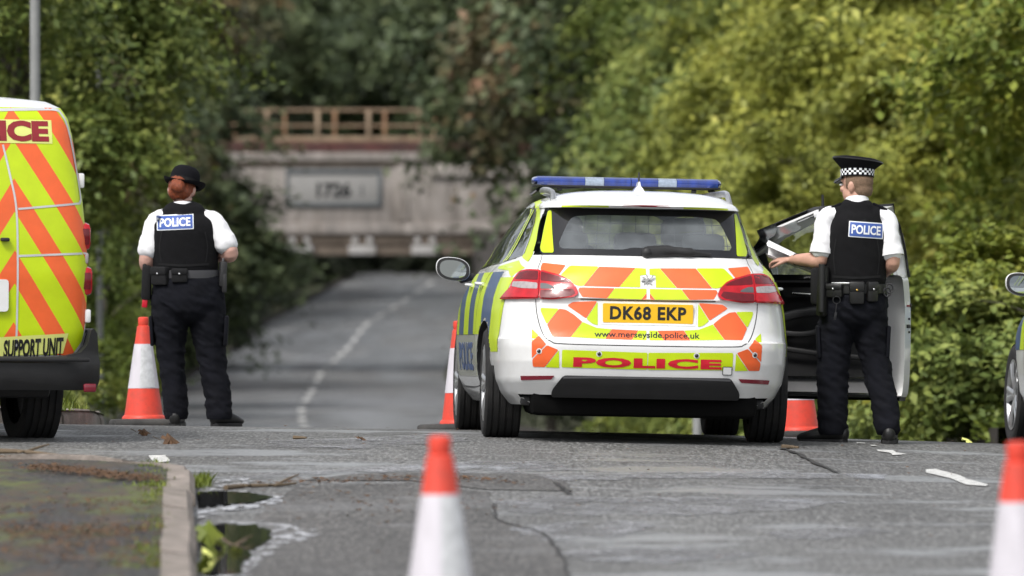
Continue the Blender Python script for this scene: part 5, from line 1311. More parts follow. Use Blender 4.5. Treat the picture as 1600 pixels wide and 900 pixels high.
def vest_seams(parent, vme, xc, z0, z1, hw):
    fn = project_back(bvh_of(vme), .0035)
    def rib(name, pts, w_):
        P = [Vector(p) for p in catmull(pts, 8)]; v = []
        for i, p in enumerate(P):
            tn = (P[min(i + 1, len(P) - 1)] - P[max(i - 1, 0)]).normalized(); n = Vector((-tn.y, tn.x)) * w_ / 2; v += [fn(*(p - n), 0), fn(*(p + n), 0)]
        obj(name, v, [(2 * i, 2 * i + 2, 2 * i + 3, 2 * i + 1) for i in range(len(P) - 1)], 'webbing', parent)
    for s_ in (-1, 1): rib('vest_seam', [(xc + s_ * hw * .93, z0), (xc + s_ * hw, (z0 + z1) / 2), (xc + s_ * hw * .9, z1)], .007)
    rib('vest_hem', [(xc - hw * 1.05, z0 - .012), (xc, z0 - .02), (xc + hw * 1.05, z0 - .012)], .014)
    rib('drag_handle', [(xc - .055, 1.318 if z0 < 1.02 else 1.335), (xc, 1.308 if z0 < 1.02 else 1.325), (xc + .055, 1.318 if z0 < 1.02 else 1.335)], .016)
def eyes(parent, q):
    for s in (-1, 1): MB().ellipsoid(q(s * .031, .0895, .004), (.0115, .008, .007), None, 12, 8).build('eye', 'badge_white', parent); MB().ellipsoid(q(s * .031, .097, .004), (.005, .0025, .005), None, 10, 6).build('iris', 'black_ink', parent)
def ring_pts(cx_, cy_, z, a, b, n=40): return [(cx_ + a * math.cos(2 * math.pi * k / n), cy_ + b * math.sin(2 * math.pi * k / n), z) for k in range(n)]
def shoe(parent, heel, toe, h=.085, w_=.05):
    """shoe from heel to toe on z = 0"""
    heel, toe = Vector(heel), Vector(toe); d = (toe - heel); d.z = 0; L_ = d.length; d.normalize(); mb = MB(); up = Vector((0, 0, 1)); sd = d.cross(up)
    pts = [heel + d * t * L_ for t in (.06, .25, .5, .75, .93)]
    rr = [(w_ * .78, .052), (w_ * .80, .056), (w_ * .9, .046), (w_ * 1.02, .034), (w_ * .8, .024)]
    limb(mb, [p + up * (r[1] * .85 + .012) for p, r in zip(pts, rr)], rr, 14, 4, tuple(sd))
    limb(mb, [heel + d * .075 + up * .07, heel + d * .07 + up * .13], [(.047, .052), (.044, .05)], 14, 3, tuple(sd))
    me = remesh(mb, .008, 3, 'shoe'); s = obj_me('shoe', me, 'leather_black', parent)
    n = 16; out = []
    for k in range(n + 1):
        t = k / n; out.append((t, w_ * (.80 if t < .3 else .80 + .24 * math.sin((t - .3) / .7 * math.pi * .75)) * (math.sin(min(1, t / .1) * math.pi / 2) ** .5) * (math.sin(min(1, (1 - t) / .16) * math.pi / 2) ** .6)))
    poly = [heel + d * (t * L_ * 1.03 - .01) + sd * ww for t, ww in out] + [heel + d * (t * L_ * 1.03 - .01) - sd * ww for t, ww in reversed(out)]
    v = [tuple(p) for p in poly] + [(p.x, p.y, .024) for p in poly]; m = len(poly)
    obj('sole', v, [tuple(range(m)), tuple(range(2 * m - 1, m - 1, -1))] + [(i, i + m, (i + 1) % m + m, (i + 1) % m) for i in range(m)], 'plastic_black', s, False)
def pouch(parent, c, d, rz=0.0, mt='leather_black', name='belt_pouch', stud=None, tilt=0.0):
    p = MB().box(c, d, (tilt, 0, rz), .012).build(name, mt, parent)
    MB().box(Vector(c) + Matrix.Rotation(rz, 3, 'Z') @ Vector((0, -.006, d[2] * .27)), (d[0] * 1.05, d[1] * 1.06, d[2] * .46), (tilt, 0, rz), .012).build('flap', mt, p)
    if stud: MB().ellipsoid(Vector(c) + Matrix.Rotation(rz, 3, 'Z') @ Vector((0, -d[1] * .56 - .004, d[2] * .12)), (.007, .004, .007), None, 10, 6).build('stud', stud, p)
    return p
def belt(parent, z, cx_, cy_, a, b, h, mt, tilt=0.0):
    n = 48; v = []; f = []
    prof_ = [(0, -h / 2), (.008, -h / 2), (.010, 0), (.008, h / 2), (0, h / 2)]
    for k in range(n):
        t = 2 * math.pi * k / n
        for (o_, dz) in prof_: v.append((cx_ + (a + o_) * math.cos(t), cy_ + (b + o_) * math.sin(t), z + dz + tilt * math.cos(t)))
    for k in range(n):
        for i in range(4): f.append((k * 5 + i, ((k + 1) % n) * 5 + i, ((k + 1) % n) * 5 + i + 1, k * 5 + i + 1))
    return obj('belt', v, f, mt, parent)

# ---- officer in the peaked cap, holding papers
def make_man():
    root = empty('person'); cxh, czh = .03, 1.525; turn = R(52)
    sL, eL, wL = (-.150, .0, 1.345), (-.185, -.035, 1.085), (-.345, .10, 1.085)
    sR, eR, wR = (.205, .005, 1.335), (.240, -.045, 1.07), (.19, .17, .995)
    body = MB(); q, m = head(body, (cxh, .03, czh), turn)
    limb(body, [(.03, .0, 1.33), (.03, .012, 1.40), (.03, .022, 1.47)], [(.070, .065), (.058, .062), (.060, .064)])
    limb(body, [(.02, 0, .90), (.02, 0, 1.10), (.025, 0, 1.28), (.03, 0, 1.37)], [(.145, .10), (.145, .105), (.16, .105), (.10, .075)])
    for s, e, w_ in ((sL, eL, wL), (sR, eR, wR)): limb(body, [s, ((s[0] + e[0]) / 2 * 1.01, (s[1] + e[1]) / 2, (s[2] + e[2]) / 2), e, tuple((Vector(e) * .55 + Vector(w_) * .45)), w_], [.036, .044, .043, .042, .029])
    hand(body, Vector(wL) + Vector((-.006, .004, 0)), (-1, .45, -.05), (0, -.25, 1), curl=.75, thumb=1)
    hand(body, wR, (-.45, 1, -.1), (-.3, 0, 1), curl=.5, thumb=-1)
    for pts in (((-.085, 0, .88), (-.115, .02, .47), (-.115, -.01, .07)), ((.105, 0, .88), (.135, .03, .47), (.205, -.10, .07))): limb(body, pts, [.082, .055, .038])
    obj_me('body', remesh(body, .0068, 2, 'body'), 'skin', root); eyes(root, q)
    # cropped hair and cap
    hb = MB(); hb.ellipsoid(q(0, -.012, .026), (.0785, .0945, .088), (0, 0, turn), 28, 18); hb.ellipsoid(q(0, -.045, -.025), (.064, .058, .060), (0, 0, turn), 20, 14)
    bm = bmesh.new(); bm.from_mesh(remesh(hb, .006, 2)); ic = m.inverted()
    bmesh.ops.delete(bm, geom=[f for f in bm.faces if (lambda l: l.y > .035 or l.z < -.065 + .6 * max(0, l.y + .01))(ic @ (f.calc_center_median() - Vector((cxh, .03, czh))))], context='FACES')
    obj_bm('hair', bm, 'cropped_hair', root)
    cap = empty('peaked_cap', q(0, -.004, .050), Euler((R(-3), R(7), turn)), parent=root)
    n = 48
    def ell(a, b, z, fz=0.0): return [(a * math.cos(2 * math.pi * k / n), b * math.sin(2 * math.pi * k / n), z + fz * math.sin(2 * math.pi * k / n)) for k in range(n)]
    def stack(rings, name, mt, capd=True):
        v = [p for r in rings for p in r]; f = [(i * n + k, i * n + (k + 1) % n, (i + 1) * n + (k + 1) % n, (i + 1) * n + k) for i in range(len(rings) - 1) for k in range(n)]
        if capd: f.append(tuple(range((len(rings) - 1) * n, len(rings) * n)))
        return obj(name, v, f, mt, cap, True, 50)
    stack([ell(.086, .103, -.004), ell(.088, .105, .048)], 'cap_band', 'felt_black', False)
    stack([ell(.087, .104, .046, .006), ell(.112, .128, .070, .010), ell(.136, .152, .092, .016), ell(.139, .155, .099, .018), ell(.134, .150, .107, .018), ell(.10, .112, .116, .012), ell(.04, .045, .120, .004), ell(.004, .004, .121, 0)], 'cap_crown', 'felt_black')
    stack([ell(.137, .153, .093, .016), ell(.1415, .1575, .098, .018), ell(.137, .153, .103, .018)], 'cap_piping', 'leather_black', False)
    nc = 40                                                     # chequered band: small raised squares
    for row in range(3):
        for k in range(nc):
            if (k + row) % 2: continue
            a0, a1 = 2 * math.pi * k / nc, 2 * math.pi * (k + 1) / nc; z0, z1 = .004 + row * .0125, .004 + (row + 1) * .0125
            obj('chequer', [((.0885 + .001 * row) * math.cos(a), (.1055 + .001 * row) * math.sin(a), z) for a, z in ((a0, z0), (a1, z0), (a1, z1), (a0, z1))], [(0, 1, 2, 3)], 'badge_white', cap, False)
    v = []; f = []
    for k in range(17):
        a = R(28) + R(124) * k / 16; s_ = math.sin(math.pi * k / 16)
        v += [(.086 * math.cos(a), .103 * math.sin(a), .0), (.092 * math.cos(a), .110 * math.sin(a) + .050 * s_, -.022 * s_ - .004), (.092 * math.cos(a), .110 * math.sin(a) + .050 * s_, -.025 * s_ - .006), (.086 * math.cos(a), .103 * math.sin(a), -.004)]
    for k in range(16):
        for i in range(4): f.append((k * 4 + i, (k + 1) * 4 + i, (k + 1) * 4 + (i + 1) % 4, k * 4 + (i + 1) % 4))
    obj('visor', v, f, 'gloss_black', cap)
    # shirt with short sleeves
    sh_ = MB()
    limb(sh_, [(.02, 0, .90), (.02, 0, 1.05), (.025, 0, 1.22), (.03, .0, 1.33), (.032, .003, 1.385)], [(.165, .12), (.162, .122), (.170, .120), (.135, .095), (.085, .075)], 24)
    for s, e, o_ in ((sL, eL, -1), (sR, eR, 1)):
        s, e = Vector(s), Vector(e); k = s.lerp(e, .78)
        limb(sh_, [s + Vector((-o_ * .055, 0, .012)), s + Vector((o_ * .004, 0, -.012)), s.lerp(e, .45), k], [(.048, .055), (.056, .062), (.062, .066), (.070, .071)], 18)
    me = remesh(sh_, .010, 3, 'shirt'); folds(me, .006, (10, 10, 16), None, 3); shirt = obj_me('shirt', me, 'shirt_white', root)
    col = MB(); v = []; f = []; n2 = 28
    for (a, b, z) in ((.074, .074, 1.375), (.067, .072, 1.40), (.064, .071, 1.44), (.068, .074, 1.447), (.072, .078, 1.43), (.084, .086, 1.385)):
        for k in range(n2): t = 2 * math.pi * k / n2; v.append((.031 + a * math.cos(t), .013 + b * math.sin(t), z - .02 * math.sin(t)))
    f = [(i * n2 + k, i * n2 + (k + 1) % n2, (i + 1) * n2 + (k + 1) % n2, (i + 1) * n2 + k) for i in range(5) for k in range(n2)]; obj('collar', v, f, 'shirt_white', root)
    for s, e, o_ in ((sL, eL, -1), (sR, eR, 1)):
        k = Vector(s).lerp(Vector(e), .80); d = (Vector(e) - Vector(s)).normalized(); MB().tube([k - d * .014, k + d * .016], [(.072, .073), (.0725, .0735)], 20, False, (1, 0, 0)).build('sleeve_hem', 'shirt_white', shirt)
    # body armour vest
    vt = MB()
    limb(vt, [(.02, 0, .955), (.02, 0, 1.05), (.025, 0, 1.18), (.027, -.002, 1.265), (.03, -.002, 1.33), (.032, .0, 1.375)], [(.184, .138), (.186, .142), (.190, .146), (.176, .142), (.150, .122), (.112, .092)], 28)
    for o_ in (-1, 1): limb(vt, [(.03 + o_ * .088, -.075, 1.30), (.03 + o_ * .098, -.02, 1.390), (.03 + o_ * .09, .055, 1.32)], [(.042, .018), (.044, .018), (.042, .018)], 12)
    vme = remesh(vt, .010, 3, 'vest'); folds(vme, .003, (5, 5, 12), None, 9); obj_me('vest', vme, 'vest_black', root)
    vest_seams(root, vme, .022, 1.0, 1.21, .135)
    patch(root, vme, .078, 1.262, .208, .094, -.07)
    for o_, x_ in ((-1, -.105), (1, .165)): MB().box((x_, .0, 1.398), (.095, .058, .018), (0, o_ * .42, 0), .008).build('epaulette', 'felt_black', root)
    rd = MB().box((-.168, .065, 1.36), (.05, .035, .085), None, .01).build('radio', 'plastic_black', root); MB().tube([(-.168, .065, 1.39), (-.170, .065, 1.47)], [.009, .007], 8).build('radio_aerial', 'plastic_black', rd)
    # trousers
    tr = MB()
    limb(tr, [(.02, .0, .98), (.018, -.006, .90), (.016, -.012, .80)], [(.172, .125), (.186, .135), (.190, .140)], 24)
    limb(tr, [(-.078, .0, .86), (-.092, .008, .68), (-.108, .018, .47), (-.112, .005, .25), (-.112, -.005, .085)], [(.108, .115), (.106, .108), (.096, .098), (.090, .092), (.092, .098)], 20)
    limb(tr, [(.105, .0, .86), (.112, .012, .68), (.142, .02, .47), (.188, -.05, .25), (.208, -.095, .095)], [(.108, .115), (.102, .108), (.090, .095), (.080, .086), (.078, .088)], 20)
    tme = remesh(tr, .011, 2, 'trousers'); folds(tme, .010, (6, 6, 13), (.02, .82), 1); folds(tme, .005, (14, 14, 30), (.02, .9), 5); hem(tme, .052); tro = obj_me('trousers', tme, 'trouser_black', root)
    for o_, x_, y_, z_ in ((-1, -.197, .01, .60), (1, .215, .02, .60)): MB().box((x_, y_, z_), (.022, .14, .19), (0, o_ * .05, 0), .01).build('thigh_pocket', 'trouser_black', tro)
    shoe(root, (-.035, -.035, 0), (-.318, .062, 0)); shoe(root, (.210, -.175, 0), (.232, .11, 0))
    # duty belt and kit
    belt(root, .915, .02, -.004, .186, .140, .055, 'leather_black'); belt(root, .945, .02, -.004, .180, .136, .02, 'steel') if False else None
    pouch(root, (-.105, -.118, .905), (.105, .05, .085), -.45, 'leather_black', 'belt_pouch', 'steel'); pouch(root, (.022, -.152, .892), (.088, .045, .135), 0, 'leather_black', 'belt_pouch', 'brass'); pouch(root, (.112, -.132, .898), (.068, .042, .12), .4, 'leather_black', 'belt_pouch', 'steel')
    MB().box((-.07, -.142, .948), (.12, .012, .012), (0, 0, -.3), .003).build('buckle_clip', 'steel', root)
    hol = MB().box((-.175, -.085, .90), (.062, .06, .30), (0, .05, -.7), .02).build('holster', 'leather_black', root); MB().tube([(-.185, -.12, .78), (-.182, -.125, 1.06)], [.017, .019], 12).build('baton', 'plastic_black', root)
    MB().box((-.205, -.04, .93), (.07, .08, .22), (0, 0, -.5), .022).build('side_pouch', 'webbing', root)
    mb = MB(); mb.tube([(-.098 + .022 * math.cos(t), -.16, .85 + .022 * math.sin(t)) for t in np.linspace(0, 2 * math.pi, 17)], .003, 6, False); mb.build('key_ring', 'dark_metal', root); MB().tube([(-.098, -.16, .83), (-.104, -.162, .77)], .0035, 6).box((-.105, -.162, .755), (.014, .004, .045), (0, .2, 0), .002).build('key', 'dark_metal', root)
    for dz, dx in ((0, 0), (.035, .022)):
        MB().tube([(.205 + dx * .6 + .020 * math.cos(t), -.085, .895 + dz * .6 + .027 * math.sin(t)) for t in np.linspace(0, 2 * math.pi, 21)], .005, 8, False).build('handcuff', 'dark_metal', root)
    wv = Vector(wL); MB().tube([tuple(wv + Vector((.030, -.012, 0))), tuple(wv + Vector((.012, -.004, 0)))], .036, 20, False).build('watch', 'plastic_black', root)
    return root
man = make_man(); MX, MY = (1331 - 800) / FPX * 39.75, 39.75
man.location = (MX, MY, float(road_z(MX, MY)) - .004); man.rotation_euler = (0, 0, 0); man.scale = (1.0, 1.0, 1.0)
tag(man, 'police officer in peaked cap, white shirt and black vest standing by the open car door', 'person')
# papers in his hand
pap = MB()
for k in range(3):                                             # sheets curled into a loose roll, open underneath
    v = []; f = []; nu, nv = 12, 14; th = .0012; r0 = .042 - .005 * k
    for side in (0, th):
        for i in range(nu + 1):
            for j in range(nv + 1):
                a = i / nu; b = j / nv; ang = -1.2 + 4.6 * b + .25 * k; r = (r0 - side) * (1.25 - .45 * a)
                v.append((-.30 * (1 - a) - .004 * k, r * 1.25 * math.sin(ang), r * math.cos(ang) + .125 * (1 - a)))
    m_ = (nu + 1) * (nv + 1); g = lambda i, j: i * (nv + 1) + j
    for i in range(nu):
        for j in range(nv): f += [(g(i, j), g(i, j + 1), g(i + 1, j + 1), g(i + 1, j)), (m_ + g(i, j), m_ + g(i + 1, j), m_ + g(i + 1, j + 1), m_ + g(i, j + 1))]
    rim = [g(i, 0) for i in range(nu + 1)] + [g(nu, j) for j in range(1, nv + 1)] + [g(i, nv) for i in range(nu - 1, -1, -1)] + [g(0, j) for j in range(nv - 1, 0, -1)]
    f += [(rim[i], rim[(i + 1) % len(rim)], m_ + rim[(i + 1) % len(rim)], m_ + rim[i]) for i in range(len(rim))]
    pap.add(v, f)
pp = pap.build('paper_sheets', 'paper_white'); pp.location = Vector(man.location) + Vector((-.190, .135, 1.022)); pp.rotation_euler = (0, 0, R(-10))
tag(pp, 'loosely rolled white paper sheets held in the officer\'s hand', 'papers')

# ---- officer in the bowler hat, looking down
def make_woman():
    root = empty('person'); hc = (-.045, .05, 1.475); turn = R(-12); tilt = R(-24)
    sL, eL, wL = (-.205, .0, 1.30), (-.262, -.01, 1.04), (-.235, .15, .93)
    sR, eR, wR = (.155, .0, 1.30), (.262, -.035, 1.085), (.14, .20, 1.06)
    body = MB(); q, m = head(body, hc, turn, tilt)
    limb(body, [(-.03, -.005, 1.28), (-.035, .005, 1.36), (-.042, .03, 1.43)], [(.070, .065), (.054, .056), (.056, .060)])
    limb(body, [(-.01, 0, .90), (-.02, 0, 1.05), (-.03, 0, 1.22), (-.03, 0, 1.31)], [(.16, .11), (.15, .11), (.165, .11), (.10, .075)])
    for s, e, w_ in ((sL, eL, wL), (sR, eR, wR)): limb(body, [s, ((s[0] + e[0]) / 2 * 1.01, (s[1] + e[1]) / 2, (s[2] + e[2]) / 2), e, tuple(Vector(e) * .55 + Vector(w_) * .45), w_], [.036, .048, .050, .047, .030])
    hand(body, wL, (.3, 1, -.2), (.4, 0, 1), curl=.6, thumb=1); hand(body, wR, (-.75, .7, .1), (0, -.3, 1), curl=.7, thumb=-1)
    for pts in (((-.12, 0, .86), (-.115, .02, .45), (-.09, -.01, .07)), ((.085, 0, .86), (.145, .02, .45), (.185, -.02, .07))): limb(body, pts, [.092, .060, .040])
    obj_me('body', remesh(body, .0068, 2, 'body'), 'skin_pale', root); eyes(root, q)
    hb = MB(); hb.ellipsoid(q(0, -.014, .026), (.083, .098, .092), (tilt, 0, turn), 28, 18); hb.ellipsoid(q(0, -.05, -.03), (.072, .062, .062), (tilt, 0, turn)); hb.ellipsoid(q(.0, -.108, -.010), (.047, .040, .052), (tilt, .2, turn), 22, 14); hb.ellipsoid(q(.012, -.118, -.028), (.036, .034, .036), (tilt, .6, turn), 18, 12)
    for s in (-1, 1): hb.ellipsoid(q(s * .068, .0, .01), (.018, .045, .05), (tilt, 0, turn))
    bm = bmesh.new(); bm.from_mesh(remesh(hb, .0055, 2)); ic = m.inverted()
    bmesh.ops.delete(bm, geom=[f for f in bm.faces if (lambda l: l.y > .045 + .4 * l.z or l.z < -.085)(ic @ (f.calc_center_median() - Vector(hc)))], context='FACES'); hme = bpy.data.meshes.new('hair'); bm.to_mesh(hme); bm.free(); folds(hme, .004, (40, 40, 18), None, 2); obj_me('hair', hme, 'ginger_hair', root)
    # bowler hat
    hat = empty('bowler_hat', q(.006, .006, .048), Euler((tilt * .55, R(9), turn)), parent=root); n = 48
    def ell(a, b, z, wv=0.0): return [(a * math.cos(2 * math.pi * k / n), b * math.sin(2 * math.pi * k / n), z + wv * math.cos(4 * math.pi * k / n)) for k in range(n)]
    def stack(rings, name, mt, capd=False):
        v = [p for r in rings for p in r]; f = [(i * n + k, i * n + (k + 1) % n, (i + 1) * n + (k + 1) % n, (i + 1) * n + k) for i in range(len(rings) - 1) for k in range(n)]
        if capd: f.append(tuple(range((len(rings) - 1) * n, len(rings) * n)))
        return obj(name, v, f, mt, hat, True, 60)
    stack([ell(.093, .108, -.002), ell(.093, .108, .040), ell(.089, .104, .070), ell(.078, .091, .094), ell(.056, .066, .110), ell(.026, .030, .116), ell(.002, .002, .117)], 'hat_crown', 'felt_black', True)
    stack([ell(.094, .109, -.006, .002), ell(.118, .136, -.010, .006), ell(.130, .150, .004, .012), ell(.133, .154, .012, .014), ell(.129, .150, .010, .013), ell(.116, .134, -.002, .006), ell(.094, .109, .002, .002)], 'hat_brim', 'felt_black')
    stack([ell(.095, .110, .0), ell(.0955, .1105, .030)], 'hat_band', 'webbing')
    sh_ = MB()
    limb(sh_, [(-.015, 0, .90), (-.02, 0, 1.03), (-.03, 0, 1.18), (-.03, .0, 1.27), (-.033, .003, 1.325)], [(.185, .13), (.180, .128), (.184, .126), (.150, .10), (.09, .078)], 24)
    for s, e, o_ in ((sL, eL, -1), (sR, eR, 1)):
        s, e = Vector(s), Vector(e); k = s.lerp(e, .74)
        limb(sh_, [s + Vector((-o_ * .05, 0, .010)), s + Vector((0, 0, -.015)), s.lerp(e, .42), k], [(.052, .058), (.060, .066), (.068, .072), (.077, .077)], 18)
    me = remesh(sh_, .010, 3, 'shirt'); folds(me, .006, (10, 10, 16), None, 7); obj_me('shirt', me, 'shirt_white', root)
    v = []; n2 = 28
    for (a, b, z) in ((.078, .074, 1.315), (.070, .070, 1.345), (.066, .068, 1.385), (.070, .072, 1.392), (.076, .078, 1.37), (.092, .088, 1.315)):
        for k in range(n2): t = 2 * math.pi * k / n2; v.append((-.036 + a * math.cos(t), .006 + b * math.sin(t), z - .02 * math.sin(t)))
    obj('collar', v, [(i * n2 + k, i * n2 + (k + 1) % n2, (i + 1) * n2 + (k + 1) % n2, (i + 1) * n2 + k) for i in range(5) for k in range(n2)], 'shirt_white', root)
    vt = MB()
    limb(vt, [(-.02, 0, .985), (-.025, 0, 1.06), (-.03, 0, 1.15), (-.032, -.002, 1.225), (-.033, -.002, 1.28), (-.034, 0, 1.315)], [(.205, .148), (.208, .152), (.210, .156), (.207, .154), (.195, .136), (.150, .105)], 28)
    for o_ in (-1, 1): limb(vt, [(-.033 + o_ * .098, -.075, 1.25), (-.033 + o_ * .110, -.02, 1.335), (-.033 + o_ * .10, .055, 1.27)], [(.046, .018), (.048, .018), (.046, .018)], 12)
    vme = remesh(vt, .010, 3, 'vest'); folds(vme, .003, (5, 5, 12), None, 4); obj_me('vest', vme, 'vest_black', root)
    vest_seams(root, vme, -.028, 1.03, 1.22, .15)
    patch(root, vme, -.080, 1.280, .232, .096, .045)
    for o_, x_ in ((-1, -.175), (1, .105)): MB().box((x_, .0, 1.345), (.10, .06, .018), (0, o_ * .40, 0), .008).build('epaulette', 'felt_black', root)
    tr = MB()
    limb(tr, [(-.015, .0, .98), (-.008, -.006, .90), (-.004, -.014, .79)], [(.190, .138), (.220, .158), (.224, .165)], 24)
    limb(tr, [(-.115, .0, .86), (-.120, .006, .66), (-.112, .015, .45), (-.092, .0, .25), (-.080, -.005, .075)], [(.118, .135), (.116, .125), (.090, .098), (.078, .085), (.076, .088)], 20)
    limb(tr, [(.100, .0, .86), (.118, .008, .66), (.142, .015, .45), (.172, .0, .25), (.190, -.02, .075)], [(.120, .135), (.116, .125), (.096, .100), (.086, .090), (.084, .092)], 20)
    tme = remesh(tr, .011, 2, 'trousers'); folds(tme, .010, (6, 6, 13), (.02, .80), 11); folds(tme, .005, (14, 14, 30), (.02, .9), 8); hem(tme, .048); tro = obj_me('trousers', tme, 'trouser_black', root)
    MB().box((.232, .01, .60), (.024, .15, .19), (0, .05, 0), .01).build('thigh_pocket', 'trouser_black', tro); MB().box((-.232, .01, .60), (.022, .15, .19), (0, -.05, 0), .01).build('thigh_pocket', 'trouser_black', tro)
    shoe(root, (-.085, -.075, 0), (-.075, .19, 0)); shoe(root, (.155, -.055, 0), (.325, .075, 0))
    belt(root, .955, -.01, -.004, .200, .150, .05, 'belt_grey')
    pouch(root, (-.172, -.112, .945), (.12, .05, .115), -.6, 'webbing', 'belt_pouch', 'steel'); pouch(root, (-.05, -.157, .948), (.10, .045, .088), 0, 'webbing', 'belt_pouch', 'steel')
    MB().tube([(-.275, -.03, .80), (-.268, -.035, 1.07)], [.017, .019], 12).build('baton', 'plastic_black', root)
    MB().box((-.262, -.03, .90), (.06, .09, .22), (0, .04, 0), .02).build('holster', 'webbing', root); MB().box((-.272, -.05, .775), (.035, .03, .06), (0, .1, 0), .008).build('red_tag', 'sign_red', root)
    rd = MB().box((.215, -.06, .955), (.045, .06, .16), (0, .06, .2), .012).box((.225, -.075, .90), (.03, .03, .12), None, .008).build('radio', 'plastic_black', root); MB().tube([(.215, -.06, 1.02), (.218, -.06, 1.055)], .008, 8).build('radio_knob', 'plastic_grey', rd)
    return root
woman = make_woman(); WX, WY = (295 - 800) / FPX * 42.0, 42.0
woman.location = (WX, WY, float(road_z(WX, WY)) - .004)
tag(woman, 'police officer in bowler hat with ginger bun, white shirt and black vest, looking down', 'person')
# ------------------------------------------------------------------ small things on the ground
rnd = random.Random(5)
def leaf_bits(name, spots, zf, mt, size, lab, lift=.006):
    v = []; f = []
    for (x, y, s) in spots:
        a = rnd.uniform(0, 6.28); d = Vector((math.cos(a), math.sin(a))) * size * s; n = Vector((-d.y, d.x)) * rnd.uniform(.35, .7); z = float(zf(x, y)) + lift; k = len(v)
        cl = rnd.uniform(.0, .5) * size * s
        v += [(x - d.x, y - d.y, z + cl * rnd.random()), (x + n.x, y + n.y, z), (x + d.x, y + d.y, z + cl), (x - n.x, y - n.y, z + cl * rnd.random() * .6)]; f.append((k, k + 1, k + 2, k + 3))
    return tag(obj(name, v, f, mt, None, False), lab, kind='stuff')
sp = []
def strip(pts, n, w_, out, smin=.5, smax=1.4):
    for _ in range(n):
        i = rnd.randrange(len(pts) - 1); t = rnd.random(); p = Vector(pts[i]).lerp(Vector(pts[i + 1]), t); out.append((p.x + rnd.gauss(0, w_), p.y + rnd.gauss(0, w_ * 3.0), rnd.uniform(smin, smax)))
ua = lambda *uv: [tuple(unproject(u, v, PVH).xy) for u, v in uv]
pv_sp = []
strip(ua((50, 732), (110, 738), (175, 746), (240, 752)), 1100, .05, pv_sp); strip(ua((-60, 716), (40, 712)), 300, .06, pv_sp); strip(ua((20, 790), (120, 800), (200, 795)), 420, .25, pv_sp); strip(ua((20, 830), (120, 838), (230, 828)), 700, .10, pv_sp); strip(ua((0, 870), (120, 862), (240, 880)), 600, .2, pv_sp)
leaf_bits('leaf_litter', [p for p in pv_sp if p[0] < kerb_x(p[1]) - .14 and p[1] < kend + .9], pave_z, 'dead_leaf', .016, 'brown leaf litter strewn across the mossy pavement', .012)
rs = []
strip([tuple(unproject(u, v).xy) for u, v in ((420, 757), (560, 752), (700, 748), (800, 756))], 300, .06, rs); strip([tuple(unproject(u, v).xy) for u, v in ((430, 780), (600, 790), (720, 800))], 110, .25, rs)
for _ in range(260):
    y = rnd.uniform(26, 42); rs.append((rnd.uniform(-2.6, 3.2), y, rnd.uniform(.3, .9)))
leaf_bits('leaf_litter', [p for p in rs if p[0] > kerb_x(p[1]) + .05 or p[1] > 34.5], road_z, 'dead_leaf', .017, 'brown leaf fragments scattered over the road', .008)
# pale sheets painting the wet glare round the puddles
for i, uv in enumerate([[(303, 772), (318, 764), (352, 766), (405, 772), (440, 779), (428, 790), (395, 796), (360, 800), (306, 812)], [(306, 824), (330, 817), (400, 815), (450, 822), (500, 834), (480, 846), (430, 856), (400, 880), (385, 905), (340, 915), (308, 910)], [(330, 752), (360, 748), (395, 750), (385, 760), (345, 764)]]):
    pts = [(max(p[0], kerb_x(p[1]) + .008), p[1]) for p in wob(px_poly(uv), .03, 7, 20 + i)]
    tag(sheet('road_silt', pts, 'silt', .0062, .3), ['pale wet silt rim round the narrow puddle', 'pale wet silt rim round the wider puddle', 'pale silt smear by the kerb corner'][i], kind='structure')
# grass and moss along the kerb
def tufts(name, spots, zf, lab, h=.05):
    v = []; f = []
    for (x, y, s) in spots:
        for _ in range(9):
            a = rnd.uniform(0, 6.28); px, py = x + rnd.gauss(0, .025), y + rnd.gauss(0, .05); z = float(zf(px, py)) - .005; hh = h * s * rnd.uniform(.5, 1.2); w_ = .0025 * s + .001; b = Vector((math.cos(a), math.sin(a))); ln = rnd.uniform(.2, .8) * hh; k = len(v)
            v += [(px - b.y * w_, py + b.x * w_, z), (px + b.y * w_, py - b.x * w_, z), (px + b.x * ln * .5 + b.y * w_ * .7, py + b.y * ln * .5 - b.x * w_ * .7, z + hh * .65), (px + b.x * ln, py + b.y * ln, z + hh)]; f.append((k, k + 1, k + 2, k + 3))
    return tag(obj(name, v, f, 'grass', None, False), lab, kind='stuff')
sp = []
for _ in range(330):
    y = rnd.uniform(18, 33.2); d_ = abs(rnd.gauss(0, .07)); m_ = noise.noise(Vector((y * .9, 3, 0)))
    if m_ > -.15: sp.append((kerb_x(y) - .135 - d_, y, rnd.uniform(.4, 1.1)))
for _ in range(260):
    y = rnd.uniform(20, 32); x = kerb_x(y) - rnd.uniform(.1, 1.6)
    if noise.noise(Vector((x * 1.3, y * .6, 7))) > .18: sp.append((x, y, rnd.uniform(.2, .5)))
tufts('grass_moss', sp, pave_z, 'green moss and grass creeping along the kerb edge', .024)
cp = unproject(312, 757); sp = [(cp.x + rnd.gauss(0, .02), cp.y + rnd.gauss(0, .25), rnd.uniform(.5, 1.1)) for _ in range(40)]
tufts('grass_weeds', sp, road_z, 'bright weeds sprouting from the gutter at the kerb corner', .06)
sp = [(rnd.uniform(-3.6, -2.85) if rnd.random() < .4 else rnd.uniform(-6, -3.2), rnd.uniform(42.4, 45), rnd.uniform(.6, 2.0)) for _ in range(260)]
tufts('grass_weeds', sp, lambda x, y: road_z(x, y) + .1, 'rough grass on the far pavement corner behind the van', .06)
